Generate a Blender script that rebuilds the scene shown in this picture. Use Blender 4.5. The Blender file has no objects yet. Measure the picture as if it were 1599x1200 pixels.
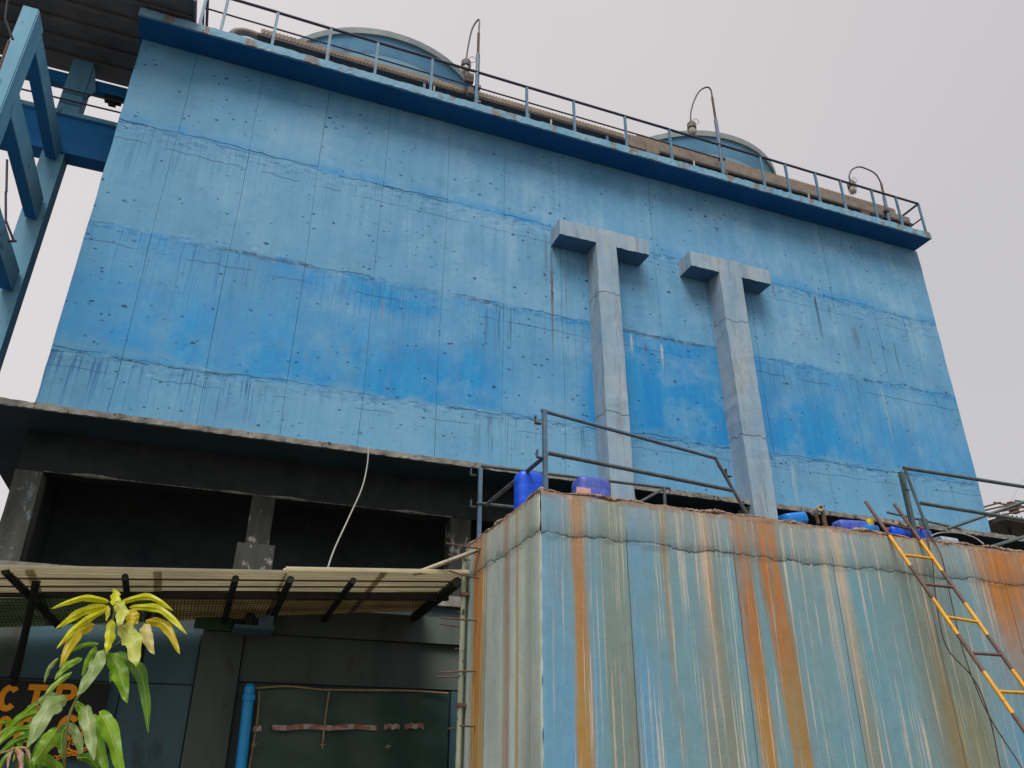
import bpy, math, random
import numpy as np
from mathutils import Vector, Matrix
random.seed(7)
rng = np.random.default_rng(7)
S = bpy.context.scene
C = S.collection
# ------------------------------------------------------------------ camera
RM = ((0.93535449, 0.16056453, 0.31516823), (-0.35366925, 0.41073785, 0.84036449), (0.00548121, -0.89750401, 0.44097222))
CAM = Vector((0, 0, 1.6)); FPX = 1247.0
cd = bpy.data.cameras.new('camera'); cam = bpy.data.objects.new('camera', cd); C.objects.link(cam)
m = Matrix.Identity(4)
for i in range(3):
    m[i][0] = RM[i][0]; m[i][1] = -RM[i][1]; m[i][2] = -RM[i][2]
m.translation = CAM
cam.matrix_world = m
cd.sensor_width = 36; cd.lens = FPX / 1599 * 36; cd.clip_start = 0.1; cd.clip_end = 2000
S.camera = cam
# ------------------------------------------------------------------ light and exposure
SUN = Vector((-0.25, -0.52, 0.86)).normalized()      # towards the sun
w = bpy.data.worlds.new('World'); S.world = w; w.use_nodes = True
nt = w.node_tree; nt.nodes.clear()
sky = nt.nodes.new('ShaderNodeTexSky'); sky.sky_type = 'NISHITA'; sky.sun_disc = False
sky.sun_elevation = math.asin(SUN.z); sky.sun_rotation = math.atan2(SUN.x, SUN.y)
sky.dust_density = 6
tc = nt.nodes.new('ShaderNodeTexCoord')
dot = nt.nodes.new('ShaderNodeVectorMath'); dot.operation = 'DOT_PRODUCT'
dot.inputs[1].default_value = (-0.93, 0.10, 0.35)
nt.links.new(tc.outputs['Generated'], dot.inputs[0])
cr = nt.nodes.new('ShaderNodeValToRGB')
cr.color_ramp.elements[0].position = 0.0; cr.color_ramp.elements[0].color = (4.3, 4.2, 4.35, 1)
cr.color_ramp.elements[1].position = 1.0; cr.color_ramp.elements[1].color = (5.9, 5.55, 5.5, 1)
mr = nt.nodes.new('ShaderNodeMapRange'); mr.inputs['From Min'].default_value = -0.40; mr.inputs['From Max'].default_value = 0.95
nt.links.new(dot.outputs['Value'], mr.inputs['Value'])
cn = nt.nodes.new('ShaderNodeTexNoise'); cn.inputs['Scale'].default_value = 1.9; cn.inputs['Distortion'].default_value = 0.6; cn.inputs['Detail'].default_value = 4
nt.links.new(tc.outputs['Generated'], cn.inputs['Vector'])
ad = nt.nodes.new('ShaderNodeMath'); ad.operation = 'MULTIPLY_ADD'; ad.inputs[1].default_value = 0.42; 
nt.links.new(cn.outputs[0], ad.inputs[0]); nt.links.new(mr.outputs[0], ad.inputs[2])
nt.links.new(ad.outputs[0], cr.inputs[0])
mx = nt.nodes.new('ShaderNodeMixRGB'); mx.inputs[0].default_value = 0.93
nt.links.new(sky.outputs[0], mx.inputs[1]); nt.links.new(cr.outputs[0], mx.inputs[2])
bg = nt.nodes.new('ShaderNodeBackground'); bg.inputs['Strength'].default_value = 0.10
nt.links.new(mx.outputs[0], bg.inputs['Color'])
wo = nt.nodes.new('ShaderNodeOutputWorld'); nt.links.new(bg.outputs[0], wo.inputs['Surface'])
sd = bpy.data.lights.new('sun', 'SUN'); so = bpy.data.objects.new('sun', sd); C.objects.link(so)
sd.energy = 2.4; sd.angle = math.radians(31); sd.color = (1, 0.95, 0.89)
so.rotation_euler = SUN.to_track_quat('Z', 'Y').to_euler()
S.view_settings.view_transform = 'Standard'; S.view_settings.look = 'None'
S.view_settings.gamma = 1; S.view_settings.exposure = 0.42

# ------------------------------------------------------------------ helpers
def at(px, py, Y):
    c = ((px - 799.5), (py - 600.0), FPX)
    r = [sum(RM[i][k] * c[k] for k in range(3)) for i in range(3)]
    t = Y / r[1]
    return Vector((CAM.x + r[0] * t, CAM.y + r[1] * t, CAM.z + r[2] * t))
def lin(r, g, b, k=0.92):
    f = lambda v: ((v / 255 + 0.055) / 1.055) ** 2.4 if v > 10 else v / 255 / 12.92
    return (min(1, f(r) * k), min(1, f(g) * k), min(1, f(b) * k), 1)

def mesh(name, verts, faces, mat, parent=None, smooth=False):
    me = bpy.data.meshes.new(name); me.from_pydata([tuple(v) for v in verts], [], faces); me.update()
    if smooth:
        me.polygons.foreach_set('use_smooth', [True] * len(me.polygons))
    o = bpy.data.objects.new(name, me); C.objects.link(o)
    if mat: me.materials.append(mat)
    if parent: o.parent = parent
    return o
class MB:
    def __init__(s): s.v = []; s.f = []
    def add(s, v, f):
        n = len(s.v); s.v += [tuple(p) for p in v]; s.f += [tuple(i + n for i in q) for q in f]; return s
    def box(s, a, b):
        x0, y0, z0 = a; x1, y1, z1 = b
        v = [(x0,y0,z0),(x1,y0,z0),(x1,y1,z0),(x0,y1,z0),(x0,y0,z1),(x1,y0,z1),(x1,y1,z1),(x0,y1,z1)]
        return s.add(v, [(0,3,2,1),(4,5,6,7),(0,1,5,4),(1,2,6,5),(2,3,7,6),(3,0,4,7)])
    def bar(s, a, b, w, h, up=(0,0,1)):
        a = Vector(a); b = Vector(b); d = (b - a).normalized(); u = Vector(up)
        sd_ = d.cross(u)
        if sd_.length < 1e-3: sd_ = d.cross(Vector((1, 0, 0)))
        sd_.normalize(); u = sd_.cross(d).normalized()
        v = []
        for p in (a, b):
            for i, j in ((-1,-1),(1,-1),(1,1),(-1,1)): v.append(p + sd_ * (i * w / 2) + u * (j * h / 2))
        return s.add(v, [(0,1,2,3),(7,6,5,4),(0,4,5,1),(1,5,6,2),(2,6,7,3),(3,7,4,0)])
    def tube(s, pts, r, n=10, cap=True):
        pts = [Vector(p) for p in pts]; R_ = r if isinstance(r, (list, tuple)) else [r] * len(pts)
        d0 = (pts[1] - pts[0]).normalized(); u = d0.orthogonal().normalized(); v = []
        for i, p in enumerate(pts):
            d = (pts[min(i + 1, len(pts) - 1)] - pts[max(i - 1, 0)]).normalized()
            u = (u - d * u.dot(d)).normalized(); w_ = d.cross(u)
            for k in range(n):
                a = 2 * math.pi * k / n; v.append(p + (u * math.cos(a) + w_ * math.sin(a)) * R_[i])
        f = []
        for i in range(len(pts) - 1):
            for k in range(n):
                k2 = (k + 1) % n; f.append((i*n+k, i*n+k2, (i+1)*n+k2, (i+1)*n+k))
        if cap: f.append(tuple(range(n - 1, -1, -1))); f.append(tuple((len(pts)-1)*n + k for k in range(n)))
        return s.add(v, f)
    def lathe(s, c, prof, n=24, axis=None):
        c = Vector(c); ax = Vector(axis or (0,0,1)).normalized(); u = ax.orthogonal().normalized(); w_ = ax.cross(u); v = []
        for r, h in prof:
            for k in range(n):
                a = 2 * math.pi * k / n; v.append(c + ax * h + (u * math.cos(a) + w_ * math.sin(a)) * r)
        f = []
        for i in range(len(prof) - 1):
            for k in range(n):
                k2 = (k + 1) % n; f.append((i*n+k, i*n+k2, (i+1)*n+k2, (i+1)*n+k))
        return s.add(v, f)
    def build(s, name, mat, parent=None, smooth=False): return mesh(name, s.v, s.f, mat, parent, smooth)
def smooth_path(pts, n=6):
    pts = [Vector(p) for p in pts]; P = [pts[0]] + pts + [pts[-1]]; out = []
    for i in range(1, len(P) - 2):
        p0, p1, p2, p3 = P[i-1:i+3]
        for k in range(n):
            t = k / n
            out.append(0.5 * ((2*p1) + (p2-p0)*t + (2*p0-5*p1+4*p2-p3)*t*t + (-p0+3*p1-3*p2+p3)*t**3))
    out.append(pts[-1]); return out
def thing(name, label, cat, loc=(0,0,0), group=None):
    o = bpy.data.objects.new(name, None); C.objects.link(o); o.location = (0, 0, 0)
    o.empty_display_size = 0.2
    o['label'] = label; o['category'] = cat
    if group: o['group'] = group
    o['_base'] = loc
    THINGS.append(o)
    return o
THINGS = []
def tag(o, label, cat, group=None):
    o['label'] = label; o['category'] = cat
    if group: o['group'] = group
    return o
def struct(o): o['kind'] = 'structure'; return o
def smoothshade(o, ang=40):
    me = o.data
    me.polygons.foreach_set('use_smooth', [True] * len(me.polygons))
    try: me.set_sharp_from_angle(angle=math.radians(ang))
    except Exception: pass
    return o

# ------------------------------------------------------------------ node helpers
class NT:
    def __init__(s, name, rough=0.7, spec=0.3, metal=0.0):
        s.m = bpy.data.materials.new(name); s.m.use_nodes = True; s.t = s.m.node_tree
        s.b = s.t.nodes['Principled BSDF']; s.b.inputs['Roughness'].default_value = rough
        s.b.inputs['Specular IOR Level'].default_value = spec; s.b.inputs['Metallic'].default_value = metal
        g = s.t.nodes.new('ShaderNodeNewGeometry'); s.pos = g.outputs['Position']
        sp = s.t.nodes.new('ShaderNodeSeparateXYZ'); s.t.links.new(s.pos, sp.inputs[0])
        s.x, s.y, s.z = sp.outputs
    def put(s, inp, v):
        if isinstance(v, bpy.types.NodeSocket): s.t.links.new(v, inp)
        else: inp.default_value = v
    def math(s, op, a, b=0.0, c=0.0, clamp=False):
        n = s.t.nodes.new('ShaderNodeMath'); n.operation = op; n.use_clamp = clamp
        s.put(n.inputs[0], a); s.put(n.inputs[1], b)
        s.put(n.inputs[2], c); return n.outputs[0]
    def mul(s, a, b): return s.math('MULTIPLY', a, b)
    def add(s, a, b): return s.math('ADD', a, b)
    def sub(s, a, b): return s.math('SUBTRACT', a, b)
    def vec(s, x=0.0, y=0.0, z=0.0):
        n = s.t.nodes.new('ShaderNodeCombineXYZ'); s.put(n.inputs[0], x); s.put(n.inputs[1], y); s.put(n.inputs[2], z); return n.outputs[0]
    def svec(s, sx, sy, sz, off=(0,0,0)):
        n = s.t.nodes.new('ShaderNodeVectorMath'); n.operation = 'MULTIPLY_ADD'; s.put(n.inputs[0], s.pos)
        n.inputs[1].default_value = (sx, sy, sz); n.inputs[2].default_value = off; return n.outputs[0]
    def noise(s, v=None, scale=1.0, detail=4.0, rough=0.55, dist=0.0):
        n = s.t.nodes.new('ShaderNodeTexNoise'); s.put(n.inputs['Vector'], v if v is not None else s.pos)
        n.inputs['Scale'].default_value = scale; n.inputs['Detail'].default_value = detail
        n.inputs['Roughness'].default_value = rough; n.inputs['Distortion'].default_value = dist; return n.outputs[0]
    def voro(s, v=None, scale=1.0, feat='F1'):
        n = s.t.nodes.new('ShaderNodeTexVoronoi'); n.feature = feat; s.put(n.inputs['Vector'], v if v is not None else s.pos)
        n.inputs['Scale'].default_value = scale; return n
    def rng(s, v, a, b, c=0.0, d=1.0, smooth=False):
        n = s.t.nodes.new('ShaderNodeMapRange'); n.clamp = True
        if smooth: n.interpolation_type = 'SMOOTHSTEP'
        s.put(n.inputs[0], v); 
        for i, q in enumerate((a, b, c, d)): s.put(n.inputs[i+1], q)
        return n.outputs[0]
    def ramp(s, v, stops, lo=0.0, hi=1.0, interp='LINEAR'):
        if lo != 0.0 or hi != 1.0: v = s.rng(v, lo, hi)
        n = s.t.nodes.new('ShaderNodeValToRGB'); r = n.color_ramp; r.interpolation = interp
        st = sorted(stops, key=lambda q: q[0])[:32]
        for i, (p, c) in enumerate(st):
            p = (p - lo) / (hi - lo); p = min(1, max(0, p))
            if isinstance(c, (int, float)): c = (c, c, c, 1)
            if i < 2: e = r.elements[i]; e.position = p
            else: e = r.elements.new(p)
            e.color = c
        s.put(n.inputs[0], v); return n.outputs[0]
    def mix(s, f, a, b, mode='MIX'):
        n = s.t.nodes.new('ShaderNodeMixRGB'); n.blend_type = mode; s.put(n.inputs[0], f); s.put(n.inputs[1], a); s.put(n.inputs[2], b); return n.outputs[0]
    def bright(s, col, f):
        n = s.t.nodes.new('ShaderNodeVectorMath'); n.operation = 'SCALE'; s.put(n.inputs[0], col); s.put(n.inputs['Scale'], f); return n.outputs[0]
    def bump(s, h, strength=0.3, dist=0.01):
        n = s.t.nodes.new('ShaderNodeBump'); n.inputs['Strength'].default_value = strength; n.inputs['Distance'].default_value = dist
        s.put(n.inputs['Height'], h); s.put(s.b.inputs['Normal'], n.outputs[0])
    def out(s, col): s.put(s.b.inputs['Base Color'], col); return s.m

def mat_worn(name, c1, c2, scale=6, rough=0.7, spec=0.3, metal=0.0, c3=None, c3amt=0.62, bump=0.25, streak=False):
    t = NT(name, rough, spec, metal)
    v = t.svec(1, 1, 0.15) if streak else None
    n = t.noise(v, scale, 6, 0.65)
    col = t.ramp(n, [(0.33, c1), (0.66, c2)])
    if c3:
        n2 = t.noise(t.svec(1, 1, 0.6, (3.1, 1.7, 9.2)), scale * 1.7, 7, 0.7)
        col = t.mix(t.rng(n2, c3amt, c3amt + 0.06), col, c3)
    t.bump(t.noise(None, scale * 8, 4, 0.6), bump, 0.006)
    return t.out(col)

# ---- main wall paint
def wall_material(name='painted_concrete'):
    t = NT(name, 0.62, 0.25)
    x, y, z = t.x, t.y, t.z
    big = t.noise(t.vec(x, z, 0.0), 0.55, 5, 0.6)
    wob = t.mul(t.sub(t.noise(t.vec(x, 3.0, 0.0), 1.3, 5, 0.7), 0.5), 0.30)
    zz = t.add(z, wob)
    slA = t.add(z, t.mul(x, 0.012)); slA = t.add(slA, wob)
    slC = t.sub(z, t.mul(x, 0.011)); slC = t.add(slC, wob)
    # saturation of the fresher blue paint by height
    sat = t.ramp(t.add(slC, t.mul(t.sub(big, 0.5), 1.1)), [(6.6, 0.12), (8.05, 0.08), (8.25, 0.3), (8.38, 1.0), (8.8, 1.0), (9.5, 0.75), (10.1, 0.45), (10.75, 0.62), (10.9, 0.12), (12.2, 0.05), (16, 0.03)], 6.6, 16)
    xr = t.ramp(t.add(x, t.mul(big, 0.6)), [(-3.2, 0.7), (-1.5, 0.95), (0.3, 0.8), (2.4, 1.1), (5.0, 1.05), (5.6, 0.4), (7.1, 0.25), (7.5, 1.1), (9.9, 1.1), (10.6, 0.85), (13, 0.9), (15.5, 0.6), (18, 0.5)], -3.2, 18.2)
    xr2 = t.ramp(t.add(x, t.mul(big, 0.6)), [(-3.2, 0.0), (7.4, 0.0), (7.7, 0.55), (10.0, 0.6), (10.6, 0.28), (13, 0.22), (18, 0.1)], -3.2, 18.2)
    zr2 = t.ramp(zz, [(8.4, 0.8), (10.6, 1.0), (10.85, 1.0), (10.95, 0.0)], 8.3, 11.2)
    sat = t.add(t.mul(sat, xr), t.mul(xr2, zr2))
    sat = t.add(sat, t.mul(t.ramp(t.add(x, t.mul(big, 0.5)), [(0.0, 0.0), (1.1, 0.35), (1.3, 0.75), (3.9, 0.9), (4.0, 0.0), (18, 0.0)], -3.2, 18.2), t.ramp(zz, [(10.1, 0.0), (10.6, 0.9), (10.88, 1.0), (10.93, 0.0)], 9.5, 11.2)))
    # touch-up bands hugging the pour lines
    def band(zsrc, z0, up, dn):
        return t.ramp(zsrc, [(z0 - dn, 0.0), (z0 - dn * 0.3, 0.9), (z0 + up * 0.2, 0.8), (z0 + up, 0.0)], z0 - dn * 1.5, z0 + up * 1.5)
    nb = t.rng(t.noise(t.vec(x, z, 4.0), 1.1, 5, 0.75), 0.38, 0.56)
    bands = t.math('MAXIMUM', band(slA, 13.46, 0.28, 0.12), t.math('MAXIMUM', band(zz, 10.93, 0.06, 0.22), band(slC, 8.25, 0.2, 0.04)))
    sat = t.math('MAXIMUM', sat, t.mul(bands, t.mul(nb, 0.95)))
    vs = t.noise(t.svec(3.2, 1, 0.28), 1.0, 6, 0.65)
    sat = t.math('MULTIPLY', sat, t.rng(vs, 0.30, 0.58, 0.55, 1.1), clamp=True)
    pt = t.noise(t.vec(t.mul(x, 0.9), t.mul(z, 0.7), 51.0), 1.0, 6, 0.7)
    sat = t.math('MULTIPLY', sat, t.rng(pt, 0.36, 0.56, 0.35, 1.15), clamp=True)
    pale = t.ramp(t.add(t.mul(big, 0.6), t.mul(vs, 0.4)), [(0.36, lin(86, 146, 184)), (0.5, lin(103, 158, 194)), (0.62, lin(126, 171, 200))])
    # towards the left of the wall the paint is greener, in the middle greyer
    pale = t.mix(t.rng(x, 3.5, -2.5, 0.0, 0.55), pale, lin(82, 147, 180))
    satc = t.mix(t.rng(vs, 0.35, 0.65), lin(20, 128, 198), lin(44, 146, 203))
    col = t.mix(sat, pale, satc)
    # bottom lift: dull lilac grey
    bm = t.mul(t.rng(slC, 8.3, 8.1), t.rng(x, -2.0, 1.5))
    col = t.mix(t.mul(bm, 0.6), col, lin(106, 162, 196))
    # chalky white patches next to the lines
    ch = t.mul(t.rng(t.noise(t.vec(x, t.mul(z, 2.2), 8.0), 1.5, 6, 0.75), 0.60, 0.70), t.math('MAXIMUM', band(slA, 13.2, 0.35, 0.35), t.math('MAXIMUM', band(zz, 11.05, 0.3, 0.2), band(slC, 8.0, 0.4, 0.5))))
    col = t.mix(t.mul(ch, 0.5), col, lin(180, 196, 208))
    # grey cloudy grime
    gr = t.rng(t.noise(t.vec(x, z, 15.0), 1.1, 7, 0.75), 0.50, 0.75)
    col = t.mix(t.mul(gr, 0.5), col, lin(74, 122, 158))
    mott = t.noise(t.vec(x, z, 2.0), 7.0, 5, 0.7)
    col = t.bright(col, t.rng(mott, 0.25, 0.75, 0.93, 1.06))
    rag = t.noise(t.vec(t.mul(x, 1.2), t.mul(z, 3.0), 31.0), 3.0, 8, 0.8)
    rb = t.math('MAXIMUM', band(slA, 13.36, 0.16, 0.34), t.math('MAXIMUM', band(zz, 10.9, 0.1, 0.14), band(slC, 8.22, 0.12, 0.28)))
    col = t.mix(t.mul(t.mul(t.rng(rag, 0.50, 0.60), rb), 0.75), col, lin(34, 96, 144))
    col = t.mix(t.mul(t.mul(t.rng(rag, 0.46, 0.38), rb), 0.5), col, lin(150, 190, 210))
    # fine dark drips hanging from each line
    dn = t.noise(t.vec(t.mul(x, 24.0), t.mul(z, 0.45), 1.0), 1.0, 3, 0.75)
    dz = t.math('MAXIMUM', t.ramp(slA, [(11.7, 0.0), (13.3, 0.8), (13.4, 1.0), (13.46, 0.0)], 11, 14),
         t.math('MAXIMUM', t.ramp(zz, [(8.8, 0.0), (10.6, 0.9), (10.88, 1.0), (10.93, 0.0)], 8.3, 11.2), t.ramp(slC, [(7.0, 0.0), (8.1, 1.0), (8.25, 0.0)], 6.6, 8.6)))
    dp = t.ramp(t.noise(t.vec(x, t.mul(z, 0.3), 5.0), 0.7, 3, 0.6), [(0.45, 0.0), (0.6, 1.0)])
    dx = t.ramp(x, [(-3, 0.6), (-2.6, 1.6), (-0.7, 1.6), (0.5, 0.4), (4.4, 0.3), (5.4, 1.0), (6.9, 1.0), (7.3, 0.3), (18, 0.4)], -3.2, 18.2)
    drip = t.mul(t.mul(t.rng(dn, 0.545, 0.60), dz), t.math('MULTIPLY', t.add(dp, 0.35), dx, clamp=True))
    col = t.mix(t.mul(drip, 0.85), col, t.mix(t.rng(x, 0.0, 1.0), lin(10, 84, 150), lin(40, 78, 110)))
    # speckle under the lines
    sp = t.noise(t.vec(t.mul(x, 1.0), t.mul(z, 1.3), 0.0), 26.0, 3, 0.7)
    spz = t.math('MAXIMUM', t.ramp(slA, [(12.5, 0.0), (13.1, 1.0), (13.4, 0.2), (13.45, 0.0)], 12, 14), t.ramp(slC, [(7.7, 0.0), (8.15, 1.0), (8.25, 0.0)], 7, 9))
    sp2 = t.noise(t.vec(t.mul(x, 0.7), t.mul(z, 1.6), 2.0), 15.0, 5, 0.8)
    spz = t.math('MAXIMUM', spz, t.ramp(zz, [(10.4, 0.0), (10.8, 0.7), (11.0, 0.6), (11.3, 0.0)], 10, 12))
    col = t.mix(t.mul(t.mul(t.rng(sp2, 0.60, 0.64), spz), t.mul(t.add(dp, 0.2), 0.7)), col, lin(28, 66, 100))
    # tie holes and blow holes
    vv = t.vec(x, z, 0.0)
    v1 = t.voro(t.vec(t.mul(x, 0.62), z, 0.0), 3.6); d1 = t.math('ADD', v1.outputs['Distance'], t.mul(t.sub(t.noise(vv, 26, 3, 0.8), 0.5), 0.22))
    sep = t.t.nodes.new('ShaderNodeSeparateColor'); t.t.links.new(v1.outputs['Color'], sep.inputs[0])
    r1 = t.rng(sep.outputs[0], 0.2, 1.0, 0.02, 0.12)
    pit = t.mul(t.math('LESS_THAN', d1, r1), t.math('GREATER_THAN', sep.outputs[1], 0.12))
    v2 = t.voro(t.vec(t.mul(x, 0.6), z, 0.0), 8.5); sep2 = t.t.nodes.new('ShaderNodeSeparateColor'); t.t.links.new(v2.outputs['Color'], sep2.inputs[0])
    cl = t.rng(t.noise(vv, 1.3, 4, 0.7), 0.44, 0.56)
    d2 = t.math('ADD', v2.outputs['Distance'], t.mul(t.sub(t.noise(vv, 30, 2), 0.5), 0.2))
    pit2 = t.mul(t.math('LESS_THAN', d2, 0.17), t.mul(t.math('GREATER_THAN', sep2.outputs[1], 0.45), cl))
    pits = t.math('MAXIMUM', t.mul(pit, t.rng(t.noise(vv, 0.8, 3, 0.7), 0.40, 0.47)), pit2)
    col = t.mix(t.mul(pits, 0.85), col, lin(22, 58, 96))
    # hairline a little below each lift
    hl = t.mul(t.sub(t.noise(t.vec(x, 9.0, 0.0), 2.0, 5, 0.65), 0.5), 0.22)
    def line(zc, wdt, src): return t.rng(t.math('ABSOLUTE', t.sub(src, zc)), wdt, 0.003)
    zh = t.add(z, hl)
    hm = t.math('MAXIMUM', line(10.52, 0.015, zh), t.math('MAXIMUM', line(12.98, t.rng(x, 2.0, 4.0, 0.020, 0.010), t.add(zh, t.mul(x, 0.012))), line(7.92, 0.011, t.sub(zh, t.mul(x, 0.011)))))
    hj = t.mul(t.sub(t.noise(t.vec(x, 19.0, 0.0), 4.0, 6, 0.75), 0.5), 0.10)
    hm2 = t.math('MAXIMUM', line(13.40, 0.022, t.add(slA, hj)), t.math('MAXIMUM', line(8.21, 0.022, t.add(slC, hj)), line(10.95, 0.02, t.add(zz, hj))))
    brk2 = t.rng(t.noise(t.vec(x, z, 27.0), 0.9, 5, 0.75), 0.47, 0.55)
    col = t.mix(t.mul(t.mul(hm2, brk2), 0.8), col, lin(24, 56, 88))
    brk = t.rng(t.noise(t.vec(x, z, 21.0), 1.2, 3), 0.42, 0.52)
    col = t.mix(t.mul(t.mul(hm, brk), 0.75), col, lin(30, 66, 96))
    # rust and lime marks of their own shape
    rn = t.noise(vv, 9.0, 4, 0.7)
    def spot(x0, zt, zb, wd, c, amt, lean=0.0):
        nonlocal col
        xx = t.add(t.sub(x, x0), t.mul(t.sub(rn, 0.5), 0.06))
        if lean: xx = t.add(xx, t.mul(t.sub(zt, z), lean))
        a = t.rng(t.math('ABSOLUTE', xx), wd, wd * 0.35)
        b = t.mul(t.rng(z, zb, zb + (zt - zb) * 0.6), t.rng(z, zt + 0.02, zt - 0.10)); b = t.mul(b, t.rng(t.noise(t.vec(t.mul(x, 20.0), t.mul(z, 1.5), 3.0), 1.0, 3, 0.7), 0.36, 0.55, 0.35, 1.0))
        col = t.mix(t.mul(t.mul(a, b), amt), col, c)
    BR = lin(92, 62, 50); DK = lin(58, 66, 76); WH = lin(198, 196, 190)
    for a in ((6.27, 12.7, 9.6, 0.045, BR, 0.95), (6.13, 13.2, 11.6, 0.04, lin(96, 92, 96), 0.6), (6.62, 12.2, 10.8, 0.03, BR, 0.5), (7.62, 12.3, 11.4, 0.05, lin(120, 104, 100), 0.55),
              (8.0, 10.86, 10.45, 0.035, WH, 0.85), (8.25, 10.86, 10.3, 0.035, WH, 0.85), (9.05, 10.75, 10.0, 0.045, WH, 0.9), (8.62, 10.65, 10.35, 0.04, BR, 0.7),
              (13.95, 13.2, 11.6, 0.06, DK, 0.85), (14.35, 13.0, 12.5, 0.04, DK, 0.6), (15.1, 12.5, 11.4, 0.13, lin(78, 88, 98), 0.5), (15.5, 12.2, 11.2, 0.05, lin(78, 88, 98), 0.5), (16.4, 12.3, 10.9, 0.05, lin(66, 80, 92), 0.6),
              (12.05, 13.1, 12.7, 0.06, WH, 0.5), (12.6, 13.25, 12.8, 0.05, BR, 0.6), (11.6, 8.2, 7.6, 0.05, WH, 0.6), (12.3, 8.2, 7.0, 0.07, WH, 0.35), (15.6, 10.75, 9.0, 0.05, lin(150, 178, 170), 0.6), (2.45, 10.5, 9.7, 0.05, lin(134, 112, 128), 0.45)):
        spot(*a)
    # broken, rusty runs of a crack under the second line
    crk = t.mul(t.mul(line(10.9, 0.055, t.add(z, t.mul(hl, 0.35))), t.rng(rn, 0.38, 0.55)), t.ramp(x, [(-1, 0), (-0.8, 0.9), (0.9, 0.9), (1.1, 0.0), (4.2, 0), (4.4, 0.8), (5.0, 0.8), (5.1, 0), (7.6, 0.0), (7.7, 1.0), (10.1, 1.0), (10.3, 0), (15.0, 0), (15.1, 0.9), (15.6, 0.9), (15.7, 0)], -3.2, 18.2))
    col = t.mix(t.mul(crk, 0.85), col, lin(48, 44, 46))
    t.bump(t.add(t.mul(t.noise(None, 22, 6, 0.7), 0.5), t.mul(pits, -1.3)), 0.45, 0.012)
    return t.out(col)

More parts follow.
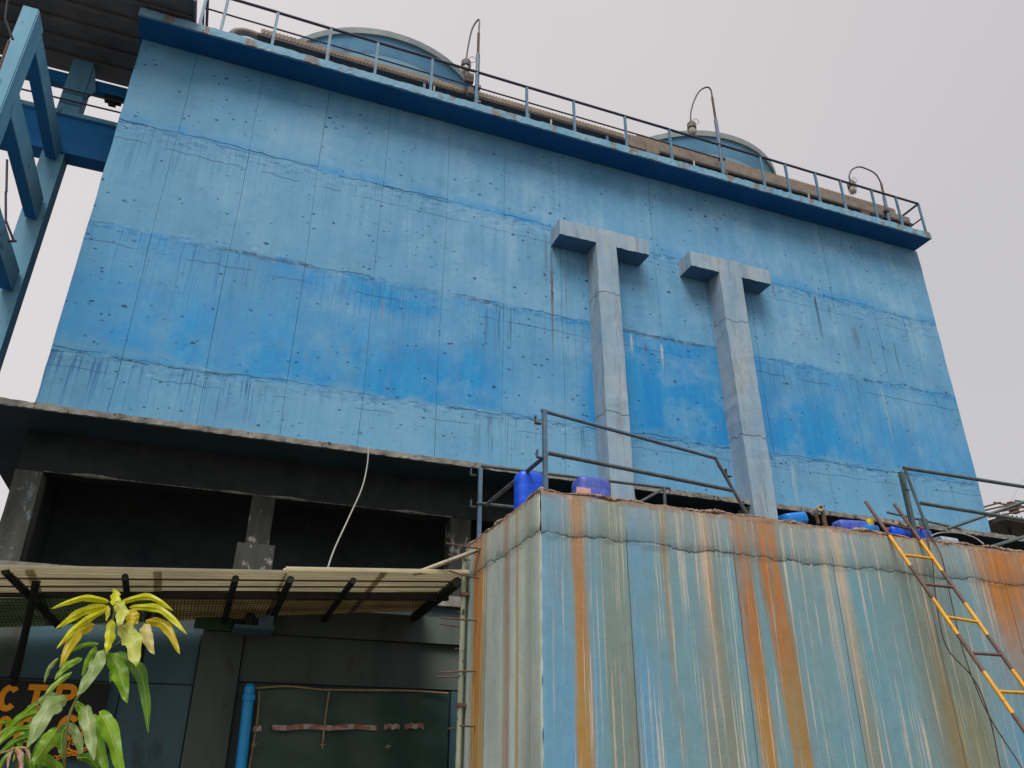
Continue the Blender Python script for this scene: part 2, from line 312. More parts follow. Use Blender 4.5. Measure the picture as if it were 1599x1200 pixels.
# ---- stained tank: stop list along a coordinate
def tank_material(name, coord, stops_a, stops_b, lo, hi, cream_x, joints, crack, runs=()):
    t = NT(name, 0.66, 0.25)
    u = {'x': t.x, 'y': t.y}[coord]; z = t.z
    warp = t.mul(t.sub(t.noise(t.vec(t.mul(u, 2.5), t.mul(z, 0.25), 0.0), 1.0, 4, 0.6), 0.5), 0.16)
    fine = t.mul(t.sub(t.noise(t.vec(t.mul(u, 30.0), t.mul(z, 0.8), 2.0), 1.0, 3, 0.7), 0.5), 0.05)
    uu = t.add(u, t.add(warp, fine))
    A = t.ramp(uu, stops_a, lo, hi); B = t.ramp(uu, stops_b, lo, hi)
    mixz = t.rng(t.add(z, t.mul(t.sub(t.noise(t.vec(t.mul(u, 3.0), z, 7.0), 1.0, 4, 0.6), 0.5), 1.4)), 3.9, 2.2)
    col = t.mix(mixz, A, B)
    # vertical run marks, brown and olive
    r1 = t.noise(t.vec(t.mul(u, 5.5), t.mul(z, 0.22), 3.0), 1.0, 6, 0.7)
    col = t.mix(t.rng(r1, 0.54, 0.74, 0.0, 0.45), col, lin(128, 132, 116))
    r1b = t.noise(t.vec(t.mul(u, 9.0), t.mul(z, 0.3), 13.0), 1.0, 6, 0.7)
    col = t.mix(t.rng(r1b, 0.56, 0.70, 0.0, 0.35), col, lin(104, 156, 184))
    veil = t.noise(t.vec(t.mul(u, 1.1), t.mul(z, 0.35), 41.0), 1.0, 5, 0.6)
    col = t.mix(t.rng(veil, 0.40, 0.68, 0.0, 0.6), col, lin(122, 144, 144))
    # rust runs, each starting at the rim and narrowing or spreading on the way down
    for a0, a1, b0, b1, amt, zend in runs:
        dn_ = t.rng(z, 4.5, 1.8)
        lo_ = t.add(t.mul(dn_, b0 - a0), a0); hi_ = t.add(t.mul(dn_, b1 - a1), a1)
        wv = t.add(uu, t.mul(t.sub(t.noise(t.vec(t.mul(u, 5.0), t.mul(z, 0.7), 61.0), 1.0, 5, 0.7), 0.5), 0.12))
        mk = t.mul(t.rng(t.sub(wv, lo_), -0.02, 0.03), t.rng(t.sub(hi_, wv), -0.02, 0.04))
        tex = t.noise(t.vec(t.mul(u, 14.0), t.mul(z, 0.35), 71.0), 1.0, 5, 0.7)
        rc = t.mix(t.rng(tex, 0.38, 0.62), lin(132, 96, 54), lin(192, 112, 30))
        rc = t.mix(t.rng(z, 3.2, 2.2, 0, 0.75), rc, lin(156, 128, 62))
        col = t.mix(t.mul(t.mul(mk, t.rng(z, zend, zend + 1.2)), t.mul(t.rng(t.add(t.mul(tex, 0.6), t.mul(t.noise(t.vec(t.mul(u, 3.0), t.mul(z, 1.1), 81.0), 1.0, 5, 0.75), 0.4)), 0.38, 0.56, 0.25, 1.0), amt)), col, rc)
    # cream lime drips, dense under the rim
    cx = t.ramp(u, cream_x, lo, hi)
    ends = t.noise(t.vec(t.mul(u, 11.0), 4.0, 0.0), 1.0, 2, 0.6)
    depth = t.rng(z, 4.55, t.add(3.9, t.mul(t.sub(0.62, ends), 8.5)), 1.0, 0.0)
    r2 = t.noise(t.vec(t.mul(u, 26.0), t.mul(z, 0.35), 5.0), 1.0, 3, 0.75)
    lime = t.mul(t.rng(r2, 0.55, 0.64), t.math('MULTIPLY', t.mul(t.math('POWER', depth, 0.6), 1.25), cx, clamp=True))
    col = t.mix(t.mul(lime, 0.78), col, t.mix(t.noise(None, 3.0, 2), lin(200, 180, 156), lin(220, 204, 182)))
    r3 = t.noise(t.vec(t.mul(u, 60.0), t.mul(z, 0.7), 6.0), 1.0, 2, 0.75)
    topz = t.math('POWER', t.rng(t.add(z, t.mul(t.sub(ends, 0.5), 1.2)), 3.7, 4.4), 1.3)
    col = t.mix(t.mul(t.mul(t.rng(r3, 0.40, 0.56), topz), t.mul(cx, 0.62)), col, lin(178, 164, 148))
    r4 = t.noise(t.vec(t.mul(u, 45.0), t.mul(z, 0.9), 9.0), 1.0, 3, 0.75)
    col = t.mix(t.mul(t.rng(r4, 0.60, 0.66), t.mul(topz, 0.7)), col, lin(112, 74, 46))
    # raw rim
    rn = t.noise(t.vec(u, z, 0.0), 12.0, 5, 0.7)
    col = t.mix(t.rng(t.add(z, t.mul(rn, 0.16)), 4.52, 4.58), col, lin(128, 106, 88))
    # joint crack, plus a soft shadow band painted along it
    cw = t.mul(t.sub(t.noise(t.vec(u, 2.0, 0.0), 2.2, 7, 0.75), 0.5), 0.26)
    cz = t.sub(t.add(z, cw), crack)
    ln = t.rng(t.math('ABSOLUTE', cz), 0.016, 0.005)
    sh = t.mul(t.rng(cz, -0.005, 0.02), t.rng(cz, 0.22, 0.02))
    col = t.mix(t.mul(sh, 0.35), col, lin(88, 98, 98))
    col = t.mix(t.mul(ln, t.mul(t.rng(rn, 0.40, 0.55, 0.2, 0.85), t.rng(t.noise(t.vec(u, 6.0, 0.0), 1.3, 3), 0.4, 0.55, 0.35, 1.0))), col, lin(56, 60, 62))
    jw = t.mul(t.sub(t.noise(t.vec(5.0, z, 0.0), 5.0, 4, 0.7), 0.5), 0.02)
    for j in joints:
        d = t.math('ABSOLUTE', t.sub(t.add(u, jw), j))
        col = t.mix(t.mul(t.rng(d, 0.009, 0.003), t.rng(z, 4.25, 4.1, 0.0, 0.75)), col, lin(52, 56, 52))
    # peppered abrasion low down
    p = t.noise(t.vec(u, z, 0.0), 38.0, 3, 0.75)
    pm = t.mul(t.rng(t.noise(t.vec(u, z, 3.0), 1.3, 4, 0.7), 0.48, 0.62), t.rng(z, 2.9, 2.4))
    col = t.mix(t.mul(t.rng(p, 0.62, 0.66), t.mul(pm, 0.7)), col, lin(70, 78, 66))
    mott = t.noise(t.vec(u, z, 2.0), 6.0, 6, 0.72)
    col = t.bright(col, t.rng(mott, 0.25, 0.75, 0.90, 1.10))
    t.bump(t.add(t.noise(None, 30, 6, 0.7), t.mul(ln, -2.0)), 0.4, 0.01)
    return t.out(col)

M = {}
M['wall'] = wall_material()
M['joint'] = mat_worn('dark_joint', lin(32, 62, 86), lin(48, 84, 110), 3)
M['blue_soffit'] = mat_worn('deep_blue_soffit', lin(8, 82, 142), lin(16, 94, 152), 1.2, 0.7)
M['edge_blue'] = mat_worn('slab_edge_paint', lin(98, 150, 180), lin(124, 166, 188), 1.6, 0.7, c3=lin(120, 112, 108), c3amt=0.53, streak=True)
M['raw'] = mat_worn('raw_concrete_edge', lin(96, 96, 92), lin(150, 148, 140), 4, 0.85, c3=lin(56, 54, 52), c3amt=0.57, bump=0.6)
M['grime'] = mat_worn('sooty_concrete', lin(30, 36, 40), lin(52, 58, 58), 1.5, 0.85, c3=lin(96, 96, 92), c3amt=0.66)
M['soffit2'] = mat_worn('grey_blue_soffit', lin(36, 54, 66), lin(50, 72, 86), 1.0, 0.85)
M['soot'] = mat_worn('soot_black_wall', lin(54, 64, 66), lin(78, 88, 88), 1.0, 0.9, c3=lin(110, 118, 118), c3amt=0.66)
M['col'] = mat_worn('stained_column', lin(58, 62, 60), lin(104, 104, 96), 3, 0.85, c3=lin(120, 134, 144), c3amt=0.58, streak=True)
M['col2'] = mat_worn('shade_darkened_column', lin(40, 44, 44), lin(70, 72, 68), 3, 0.9, c3=lin(150, 148, 138), c3amt=0.57, streak=True)  # column colour darkened to carry the shade of the bay, with pale smears
def mat_tee():
    t = NT('grey_painted_concrete', 0.75, 0.2)
    n = t.noise(t.svec(1, 1, 0.35), 1.6, 6, 0.65)
    col = t.ramp(n, [(0.35, lin(126, 156, 180)), (0.55, lin(148, 170, 186)), (0.7, lin(160, 170, 174))])
    g = t.noise(t.svec(2, 2, 0.5, (4, 4, 4)), 2.0, 6, 0.75)
    col = t.mix(t.rng(g, 0.5, 0.72, 0, 0.75), col, lin(120, 124, 122))
    s2 = t.noise(t.svec(14, 14, 0.5), 1.0, 4, 0.7)
    col = t.mix(t.rng(s2, 0.60, 0.68, 0, 0.5), col, lin(92, 96, 98))
    for zc in (11.48, 8.5):
        w_ = t.mul(t.sub(t.noise(t.vec(t.x, t.y, zc), 3.0, 5, 0.7), 0.5), 0.35)
        d = t.math('ABSOLUTE', t.sub(t.add(t.z, w_), zc))
        col = t.mix(t.rng(d, 0.018, 0.005, 0, 0.8), col, lin(44, 54, 62))
    sp = t.noise(None, 20, 3, 0.8)
    col = t.mix(t.rng(sp, 0.68, 0.72, 0, 0.6), col, lin(70, 78, 84))
    t.bump(t.noise(None, 25, 5, 0.7), 0.4, 0.01)
    return t.out(col)
M['tee'] = mat_tee()
M['tee_under'] = mat_worn('grey_blue_underside_paint', lin(64, 104, 142), lin(78, 116, 150), 2, 0.7)  # grey-blue paint on the undersides of the T arms
M['frame'] = mat_worn('frame_paint', lin(92, 152, 184), lin(120, 172, 194), 1.5, 0.7, c3=lin(66, 110, 136), c3amt=0.6, streak=True)
M['frame_dark'] = mat_worn('frame_blue', lin(10, 102, 164), lin(26, 118, 178), 1.5, 0.7)
M['roofsheet'] = mat_worn('grey_roof_sheet', lin(96, 98, 102), lin(120, 120, 122), 1.4, 0.6)
M['rail_blue'] = mat_worn('blue_rail_paint', lin(72, 112, 140), lin(96, 136, 158), 5, 0.5, 0.4, c3=lin(96, 72, 60), c3amt=0.6)
M['rail_dark'] = mat_worn('dark_rail_paint', lin(40, 42, 62), lin(58, 58, 78), 5, 0.5, 0.4)
M['rail_grey'] = mat_worn('weathered_grey_steel', lin(52, 62, 70), lin(84, 92, 98), 7, 0.5, 0.45, c3=lin(104, 84, 70), c3amt=0.6)
M['rail_steel'] = mat_worn('steel_blue_paint', lin(66, 94, 120), lin(90, 118, 140), 6, 0.5, 0.45, c3=lin(88, 70, 62), c3amt=0.6)
M['green_steel'] = mat_worn('green_grey_steel', lin(54, 72, 74), lin(78, 98, 98), 6, 0.5, 0.45, c3=lin(92, 76, 62), c3amt=0.62)
M['duct'] = mat_worn('brown_ribbed_duct', lin(120, 108, 100), lin(148, 132, 116), 3, 0.7)
M['duct2'] = mat_worn('grey_brown_duct', lin(112, 106, 102), lin(138, 128, 118), 3, 0.7)
M['duct_dark'] = mat_worn('dark_tray_steel', lin(52, 48, 50), lin(72, 64, 62), 5, 0.6)
M['stack'] = mat_worn('stack_paint', lin(80, 136, 172), lin(96, 150, 184), 0.9, 0.7, c3=lin(70, 118, 152), c3amt=0.6)
M['stack_low'] = mat_worn('pale_stack_paint', lin(124, 174, 204), lin(142, 184, 208), 1.2, 0.7)
M['stack_lip'] = mat_worn('pale_stack_rim', lin(116, 134, 140), lin(148, 156, 154), 2.5, 0.7)
M['lampbody'] = mat_worn('grey_lamp_metal', lin(84, 78, 76), lin(120, 110, 104), 8, 0.6)
M['lampglass'] = mat_worn('dusty_lamp_glass', lin(150, 142, 122), lin(186, 178, 154), 12, 0.3, 0.5)
M['rust'] = mat_worn('rusty_steel', lin(80, 62, 52), lin(112, 88, 72), 14, 0.8, bump=0.5)
M['ladder_brown'] = mat_worn('brown_ladder_paint', lin(82, 62, 56), lin(110, 86, 78), 9, 0.6, c3=lin(60, 44, 40), c3amt=0.6)
M['ladder_yellow'] = mat_worn('yellow_ladder_paint', lin(196, 138, 14), lin(222, 164, 26), 9, 0.5, 0.4, c3=lin(120, 84, 40), c3amt=0.6)
M['wire'] = mat_worn('grey_cable', lin(140, 138, 132), lin(170, 166, 158), 3, 0.6)
M['cable_dark'] = mat_worn('dark_cable', lin(66, 62, 58), lin(92, 86, 80), 3, 0.6)
M['black_steel'] = mat_worn('black_steel', lin(20, 23, 25), lin(32, 36, 38), 5, 0.6)
M['teal_wall'] = mat_worn('teal_wall_paint', lin(62, 92, 104), lin(78, 108, 118), 0.9, 0.8, c3=lin(66, 84, 86), c3amt=0.6, streak=True)
M['dark_wall'] = mat_worn('dark_grey_wall', lin(66, 78, 76), lin(90, 100, 96), 1.2, 0.85, c3=lin(74, 74, 66), c3amt=0.58, streak=True)
M['tarp'] = mat_worn('dark_green_tarpaulin', lin(34, 62, 54), lin(48, 78, 68), 1.5, 0.45, 0.4, c3=lin(62, 76, 60), c3amt=0.6)
M['rope'] = mat_worn('beige_rope', lin(138, 122, 92), lin(172, 152, 120), 10, 0.8)
M['cyan_pipe'] = mat_worn('bright_blue_pipe', lin(6, 150, 226), lin(16, 168, 238), 4, 0.4, 0.5)
M['sign_board'] = mat_worn('black_sign_board', lin(20, 22, 24), lin(30, 32, 34), 4, 0.6)
M['sign_ink'] = mat_worn('orange_sign_paint', lin(255, 160, 16), lin(255, 172, 24), 12, 0.6)
M['cream_pipe'] = mat_worn('cream_conduit', lin(150, 146, 126), lin(188, 180, 156), 5, 0.6, c3=lin(104, 96, 70), c3amt=0.57)
M['green_pipe'] = mat_worn('mossy_drain_pipe', lin(96, 106, 78), lin(150, 156, 136), 5, 0.7, c3=lin(62, 70, 48), c3amt=0.56, streak=True)
M['crust'] = mat_worn('crumbling_mortar', lin(112, 94, 80), lin(176, 156, 136), 9, 0.95, c3=lin(70, 56, 48), c3amt=0.58, bump=1.0)
M['jerry'] = mat_worn('blue_plastic', lin(8, 74, 214), lin(16, 92, 232), 5, 0.35, 0.5, c3=lin(70, 120, 220), c3amt=0.62)
M['jerry_purple'] = mat_worn('faded_violet_blue_plastic', lin(58, 80, 170), lin(90, 108, 196), 5, 0.45, 0.4, c3=lin(48, 58, 190), c3amt=0.55)
M['jerry_sky'] = mat_worn('bright_sky_blue_plastic', lin(10, 118, 214), lin(22, 134, 224), 5, 0.4, 0.5)
M['white_plastic'] = mat_worn('cloudy_white_plastic', lin(150, 168, 182), lin(180, 194, 204), 8, 0.5)
M['red_cap'] = mat_worn('red_cap_plastic', lin(190, 50, 50), lin(208, 66, 60), 8, 0.5)
M['yellow_cap'] = mat_worn('yellow_cap_plastic', lin(228, 200, 30), lin(236, 210, 44), 8, 0.5)
M['label_pink'] = mat_worn('pink_paper_label', lin(214, 150, 150), lin(224, 178, 176), 12, 0.7)
M['ground'] = mat_worn('dusty_ground', lin(84, 80, 72), lin(104, 98, 88), 0.4, 0.95)
def mat_tape():
    t = NT('barrier_tape_print', 0.5, 0.4)
    s_ = t.math('FRACT', t.mul(t.x, 3.1)); n_ = t.noise(t.vec(t.mul(t.x, 6.0), t.mul(t.z, 30.0), 0.0), 1.0, 4, 0.7)
    col = t.mix(t.math('MULTIPLY', t.rng(n_, 0.40, 0.52), t.math('GREATER_THAN', s_, 0.25)), lin(176, 160, 152), lin(150, 84, 74))
    return t.out(t.mix(t.rng(t.noise(None, 9, 4), 0.5, 0.75, 0, 0.6), col, lin(120, 100, 92)))
M['tape'] = mat_tape()
def mat_translucent(name, c, amt=0.55):
    t = NT(name, 0.6, 0.2)
    n = t.noise(t.svec(0.4, 2, 2), 3.0, 5, 0.7)
    col = t.ramp(n, [(0.35, tuple(q * 0.75 for q in c[:3]) + (1,)), (0.65, c)])
    st_ = t.math('SINE', t.mul(t.sub(t.y, 10.5), 2 * math.pi / 0.11)); col = t.mix(t.rng(st_, 0.2, -0.95, 0, 0.6), col, tuple(q * 0.4 for q in c[:3]) + (1,))
    t.put(t.b.inputs['Base Color'], col)
    tr = t.t.nodes.new('ShaderNodeBsdfTranslucent'); t.put(tr.inputs['Color'], col)
    mx_ = t.t.nodes.new('ShaderNodeMixShader'); mx_.inputs[0].default_value = amt
    t.t.links.new(t.b.outputs[0], mx_.inputs[1]); t.t.links.new(tr.outputs[0], mx_.inputs[2])
    t.t.links.new(mx_.outputs[0], t.t.nodes['Material Output'].inputs['Surface'])
    return t.m
M['cream_sheet'] = mat_translucent('cream_translucent_sheet', lin(255, 248, 222), 0.72)
M['cream_sheet'].name = 'cream_translucent_sheet'
def mat_mesh(name, c, c2):
    t = NT(name, 0.7, 0.2)
    gx = t.math('LESS_THAN', t.math('FRACT', t.mul(t.x, 22.0)), 0.35); gy = t.math('LESS_THAN', t.math('FRACT', t.mul(t.y, 14.0)), 0.3)
    col = t.mix(t.math('MAXIMUM', gx, gy), c, c2)
    col = t.bright(col, t.rng(t.noise(t.svec(1, 1, 1), 2.5, 5, 0.7), 0.3, 0.7, 0.7, 1.1))
    t.put(t.b.inputs['Base Color'], col)
    tr = t.t.nodes.new('ShaderNodeBsdfTranslucent'); t.put(tr.inputs['Color'], col)
    mx_ = t.t.nodes.new('ShaderNodeMixShader'); mx_.inputs[0].default_value = 0.5
    t.t.links.new(t.b.outputs[0], mx_.inputs[1]); t.t.links.new(tr.outputs[0], mx_.inputs[2])
    t.t.links.new(mx_.outputs[0], t.t.nodes['Material Output'].inputs['Surface'])
    return t.m
M['green_mesh'] = mat_mesh('green_grey_mesh_sheet', lin(140, 158, 134), lin(92, 106, 88))
M['brown_mesh'] = mat_mesh('brown_mesh_sheet', lin(176, 164, 130), lin(118, 108, 84))
M['green_sheet'] = mat_translucent('green_translucent_sheet', lin(96, 140, 104), 0.5)
def mat_leaf(name, c1, c2, amt=0.4):
    t = NT(name, 0.42, 0.45)
    n = t.noise(None, 14, 4, 0.6)
    col = t.ramp(n, [(0.35, c1), (0.65, c2)])
    n2 = t.noise(None, 60, 3, 0.6)
    col = t.mix(t.rng(n2, 0.62, 0.68, 0, 0.35), col, lin(120, 84, 36))
    t.put(t.b.inputs['Base Color'], col)
    t.bump(t.noise(None, 90, 2, 0.6), 0.3, 0.002)
    tr = t.t.nodes.new('ShaderNodeBsdfTranslucent'); t.put(tr.inputs['Color'], t.bright(col, 1.25))
    mx_ = t.t.nodes.new('ShaderNodeMixShader'); mx_.inputs[0].default_value = amt
    t.t.links.new(t.b.outputs[0], mx_.inputs[1]); t.t.links.new(tr.outputs[0], mx_.inputs[2])
    t.t.links.new(mx_.outputs[0], t.t.nodes['Material Output'].inputs['Surface'])
    return t.m
M['leaf_y'] = mat_leaf('yellow_young_leaf', lin(188, 194, 6), lin(216, 218, 20))
M['leaf_o'] = mat_leaf('amber_young_leaf', lin(190, 168, 12), lin(210, 188, 20))
M['leaf_p'] = mat_leaf('pale_lime_leaf', lin(176, 186, 70), lin(196, 202, 96))
M['leaf_g'] = mat_leaf('green_leaf', lin(98, 146, 14), lin(134, 176, 34))
M['leaf_d'] = mat_leaf('deep_green_leaf', lin(66, 116, 24), lin(96, 142, 38))
M['leaf_s'] = mat_leaf('silvery_green_leaf', lin(122, 150, 84), lin(150, 168, 110))
M['leaf_b'] = mat_leaf('beige_leaf', lin(190, 178, 108), lin(206, 192, 128))
M['leaf_r'] = mat_leaf('pinkish_new_leaf', lin(150, 104, 98), lin(176, 136, 128))
M['stem'] = mat_worn('plant_stem', lin(86, 92, 40), lin(116, 110, 52), 30, 0.6)

# ------------------------------------------------------------------ ground
g = MB().add([(-300, -200, 0), (300, -200, 0), (300, 400, 0), (-300, 400, 0)], [(0, 1, 2, 3)]).build('ground', M['ground']); struct(g)

# ------------------------------------------------------------------ cooling tower
YW = 14.15
tower = thing('cooling_tower', 'huge pale blue painted concrete tower building with overhanging roof slab', 'cooling tower', (7.5, 18, 0))
def part(name, mat, fn, parent):
    b = MB(); fn(b); return b.build(name, mat, parent)
part('wall_core', M['joint'], lambda b: b.box((-3.17, YW + 0.045, 6.99), (18.17, 26, 15.742)), tower)
JX = [-3.2, -2.09, -0.67, 0.78, 2.21, 3.69, 5.09, 6.51, 7.86, 9.07, 10.54, 11.83, 13.36, 14.57, 15.96, 17.2, 18.2]
def lineA(x): return 13.46 - 0.012 * x + 0.035 * math.sin(1.9 * x + 0.6) * math.sin(0.7 * x) + 0.014 * math.sin(11 * x) + 0.008 * math.sin(27 * x + 1)
def lineB(x): return 10.93 + 0.03 * math.sin(1.3 * x + 2.0) + 0.016 * math.sin(9 * x + 1) + 0.008 * math.sin(23 * x)
def lineC(x): return 8.25 + 0.011 * x + 0.03 * math.sin(1.6 * x) + 0.016 * math.sin(8 * x + 2) + 0.008 * math.sin(29 * x)
LN = [lambda x: 6.99, lineC, lineB, lineA, lambda x: 15.738]
def edge_x(i, z):
    if i == 0 or i == len(JX) - 1: return JX[i] + 0.004 * math.sin(5 * z) + 0.003 * math.sin(17 * z)
    return JX[i] + 0.012 * math.sin(1.3 * z + i * 2)
def gap(r, x):
    if r == 3: return 0
    w_ = abs(math.sin(6.1 * x + r) * math.sin(2.3 * x)) 
    on = {0: ((-3.2, -1, 1), (1, 2.8, .6), (8, 18.2, 1)), 1: ((-1, 1.4, 1.6), (2.2, 3.8, 1), (4.3, 5.1, 1.4), (7.6, 10.2, 1.5), (10.9, 18.2, 1.3)), 2: ((-3.2, -2, .5), (5.0, 6.3, 1.2), (12.2, 14.6, 1.2), (17, 18.2, 1))}[r]
    for a, c, k_ in on:
        if a < x < c: return 0.0015 + k_ * (0.0012 + 0.007 * w_ * max(0, math.sin(3.7 * x + 2 * r)))
    return 0.001
for r in range(4):
    rowoff = (0.0, 0.003, 0.0, 0.004)[r]
    for i in range(len(JX) - 1):
        g0, g1 = (0.004 + 0.006 * random.random(), 0.004 + 0.005 * random.random())
        off = rowoff + random.uniform(-0.003, 0.003); tl = random.uniform(-0.006, 0.006)
        nx, nz = 12, 8; V = []; F = []
        for b_ in range(nz + 1):
            for a in range(nx + 1):
                u = a / nx; v = b_ / nz
                zm = 6.99 + (15.738 - 6.99) * (r + v) / 4
                x0 = edge_x(i, zm) + g0 * 0.5; x1 = edge_x(i + 1, zm) - g1 * 0.5
                x = x0 + (x1 - x0) * u
                zb = LN[r](x) + (0.001 if r else 0); zt = LN[r + 1](x) - gap(r, x)
                z = zb + (zt - zb) * v
                V.append((x, YW - off + tl * (u - .5) + 0.003 * math.sin(4 * x + 3 * z), z))
        W = nx + 1
        for b_ in range(nz):
            for a in range(nx): F.append((b_*W+a, b_*W+a+1, (b_+1)*W+a+1, (b_+1)*W+a))
        n0 = len(V)
        ring = [a for a in range(W)] + [b_*W+nx for b_ in range(1, nz+1)] + [nz*W+a for a in range(nx-1, -1, -1)] + [b_*W for b_ in range(nz-1, 0, -1)]
        for q in ring: V.append((V[q][0], YW + 0.06, V[q][2]))
        L = len(ring)
        for k in range(L): F.append((ring[(k+1) % L], ring[k], n0 + k, n0 + (k+1) % L))
        mesh('concrete_panel', V, F, M['wall'], tower)
# roof slab with a ragged painted edge
def slab(x0, x1, yf, yb, z0, z1, n, amp, m_edge, m_soff, parent, nm):
    V = []; F = []
    xs = np.linspace(x0, x1, n)
    for x in xs:
        j = rng.uniform(-amp, amp, 4)
        V += [(x, yf + j[0] * 0.5, z0 + j[1]), (x, yf + j[2] * 0.5, (z0 + z1) / 2), (x, yf + j[2] * 0.5, z1 + j[3]), (x, yb, z1), (x, yb, z0), (x, yf + 0.05, z0)]
    e = []; s_ = []
    for k in range(n - 1):
        a = 6 * k; b_ = a + 6
        e += [(a, b_, b_+1, a+1), (a+1, b_+1, b_+2, a+2), (a+2, b_+2, b_+3, a+3), (a+3, b_+3, b_+4, a+4), (a+5, b_+5, b_, a)]
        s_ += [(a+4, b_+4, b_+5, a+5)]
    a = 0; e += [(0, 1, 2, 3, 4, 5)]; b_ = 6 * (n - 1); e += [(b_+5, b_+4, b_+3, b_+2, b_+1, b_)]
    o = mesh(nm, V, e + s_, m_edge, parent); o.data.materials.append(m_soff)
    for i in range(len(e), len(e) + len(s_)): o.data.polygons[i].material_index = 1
    return o
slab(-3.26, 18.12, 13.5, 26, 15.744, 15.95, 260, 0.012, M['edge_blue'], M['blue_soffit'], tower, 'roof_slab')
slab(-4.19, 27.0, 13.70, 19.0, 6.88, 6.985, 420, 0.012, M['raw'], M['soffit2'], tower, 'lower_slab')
# bay under the tower
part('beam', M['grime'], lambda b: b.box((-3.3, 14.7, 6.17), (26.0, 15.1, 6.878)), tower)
def rough_col(x0, x1, y0, y1, z0, z1, mat, seed):
    r_ = random.Random(seed); V = []; F = []; n = 9
    for k in range(n + 1):
        z = z0 + (z1 - z0) * k / n; j = lambda: r_.uniform(-.012, .012)
        V += [(x0 + j(), y0 + j(), z), (x1 + j(), y0 + j(), z), (x1 + j(), y1, z), (x0 + j(), y1, z)]
    for k in range(n):
        for q in range(4): a = 4*k+q; b2 = 4*k+(q+1) % 4; F.append((a, b2, b2+4, a+4))
    F += [(3, 2, 1, 0), (4*n, 4*n+1, 4*n+2, 4*n+3)]
    return mesh('column', V, F, mat, tower)
rough_col(-3.32, -2.9, 14.69, 15.12, 0, 6.16, M['col'], 1)
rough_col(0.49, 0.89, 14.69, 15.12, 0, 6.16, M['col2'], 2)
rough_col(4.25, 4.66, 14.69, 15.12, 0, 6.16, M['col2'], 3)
for q, cx in enumerate((8.2, 12.2, 16.2, 20.2, 24.2)): rough_col(cx, cx + 0.41, 14.69, 15.12, 0, 6.16, M['col'], 9 + q)
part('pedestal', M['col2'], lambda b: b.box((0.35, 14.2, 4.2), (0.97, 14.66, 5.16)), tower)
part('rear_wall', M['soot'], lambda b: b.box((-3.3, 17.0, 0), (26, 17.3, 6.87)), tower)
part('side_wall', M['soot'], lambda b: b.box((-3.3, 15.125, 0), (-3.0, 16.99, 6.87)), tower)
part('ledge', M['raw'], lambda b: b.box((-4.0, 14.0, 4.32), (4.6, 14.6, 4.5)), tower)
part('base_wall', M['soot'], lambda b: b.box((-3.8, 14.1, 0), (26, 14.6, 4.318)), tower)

def spall(x0, x1, y, z):
    r_ = np.random.default_rng(5); V = []; F = []; n = int((x1 - x0) / 0.05)
    for i in range(n + 1):
        x = x0 + (x1 - x0) * i / n; a = max(0.0, math.sin(x * 2.1) * 0.5 + math.sin(x * 5.7 + 1) * 0.5) * 0.022 + r_.uniform(0, 0.008)
        for dy, dz in ((-a - .002, a * 1.6), (-a * 1.1 - .002, 0), (0.01, -a * 0.8), (0.03, a)): V.append((x, y + dy, z + dz))
    for i in range(n):
        for k in range(4): k2 = (k + 1) % 4; F.append((4*i+k, 4*i+k2, 4*i+4+k2, 4*i+4+k))
    return mesh('spalled_edge', V, F, M['raw'], tower)
spall(-2.9, 4.25, 14.7, 6.168)
# fan stacks
def fan_stack(xc, label):
    t = thing('fan_stack', label, 'fan stack', (xc, 17.9, 15.95), 'fan stacks on the tower roof')
    c = (xc, 17.9, 0)
    smoothshade(MB().lathe(c, [(2.86, 15.952), (2.78, 16.5), (2.80, 17.2), (2.95, 17.8), (3.05, 18.12)], 72).build('stack_base', M['stack_low'], t))
    smoothshade(MB().lathe(c, [(3.054, 18.12), (3.09, 18.24), (3.17, 18.62)], 72).build('flared_shell', M['stack'], t))
    smoothshade(MB().lathe(c, [(3.12, 18.622), (3.23, 18.622), (3.25, 18.80), (3.12, 18.80), (3.10, 18.552), (2.9, 17.6), (2.75, 16.9), (2.7, 15.96)], 72).build('rim', M['stack_lip'], t), 30)
    for k in range(12):
        a = 2 * math.pi * k / 12
        b = MB(); p = [Vector((xc + math.cos(a) * r, 17.9 + math.sin(a) * r, z)) for r, z in ((3.056, 18.13), (3.092, 18.24), (3.17, 18.6))]
        b.tube(p, 0.006, 5); b.build('seam', M['stack'], t)
    return t
fan_stack(2.35, 'left of the two round blue fan stacks, behind the roof edge below the tall lamp')
fan_stack(12.48, 'right of the two round blue fan stacks, farther along the tower roof')

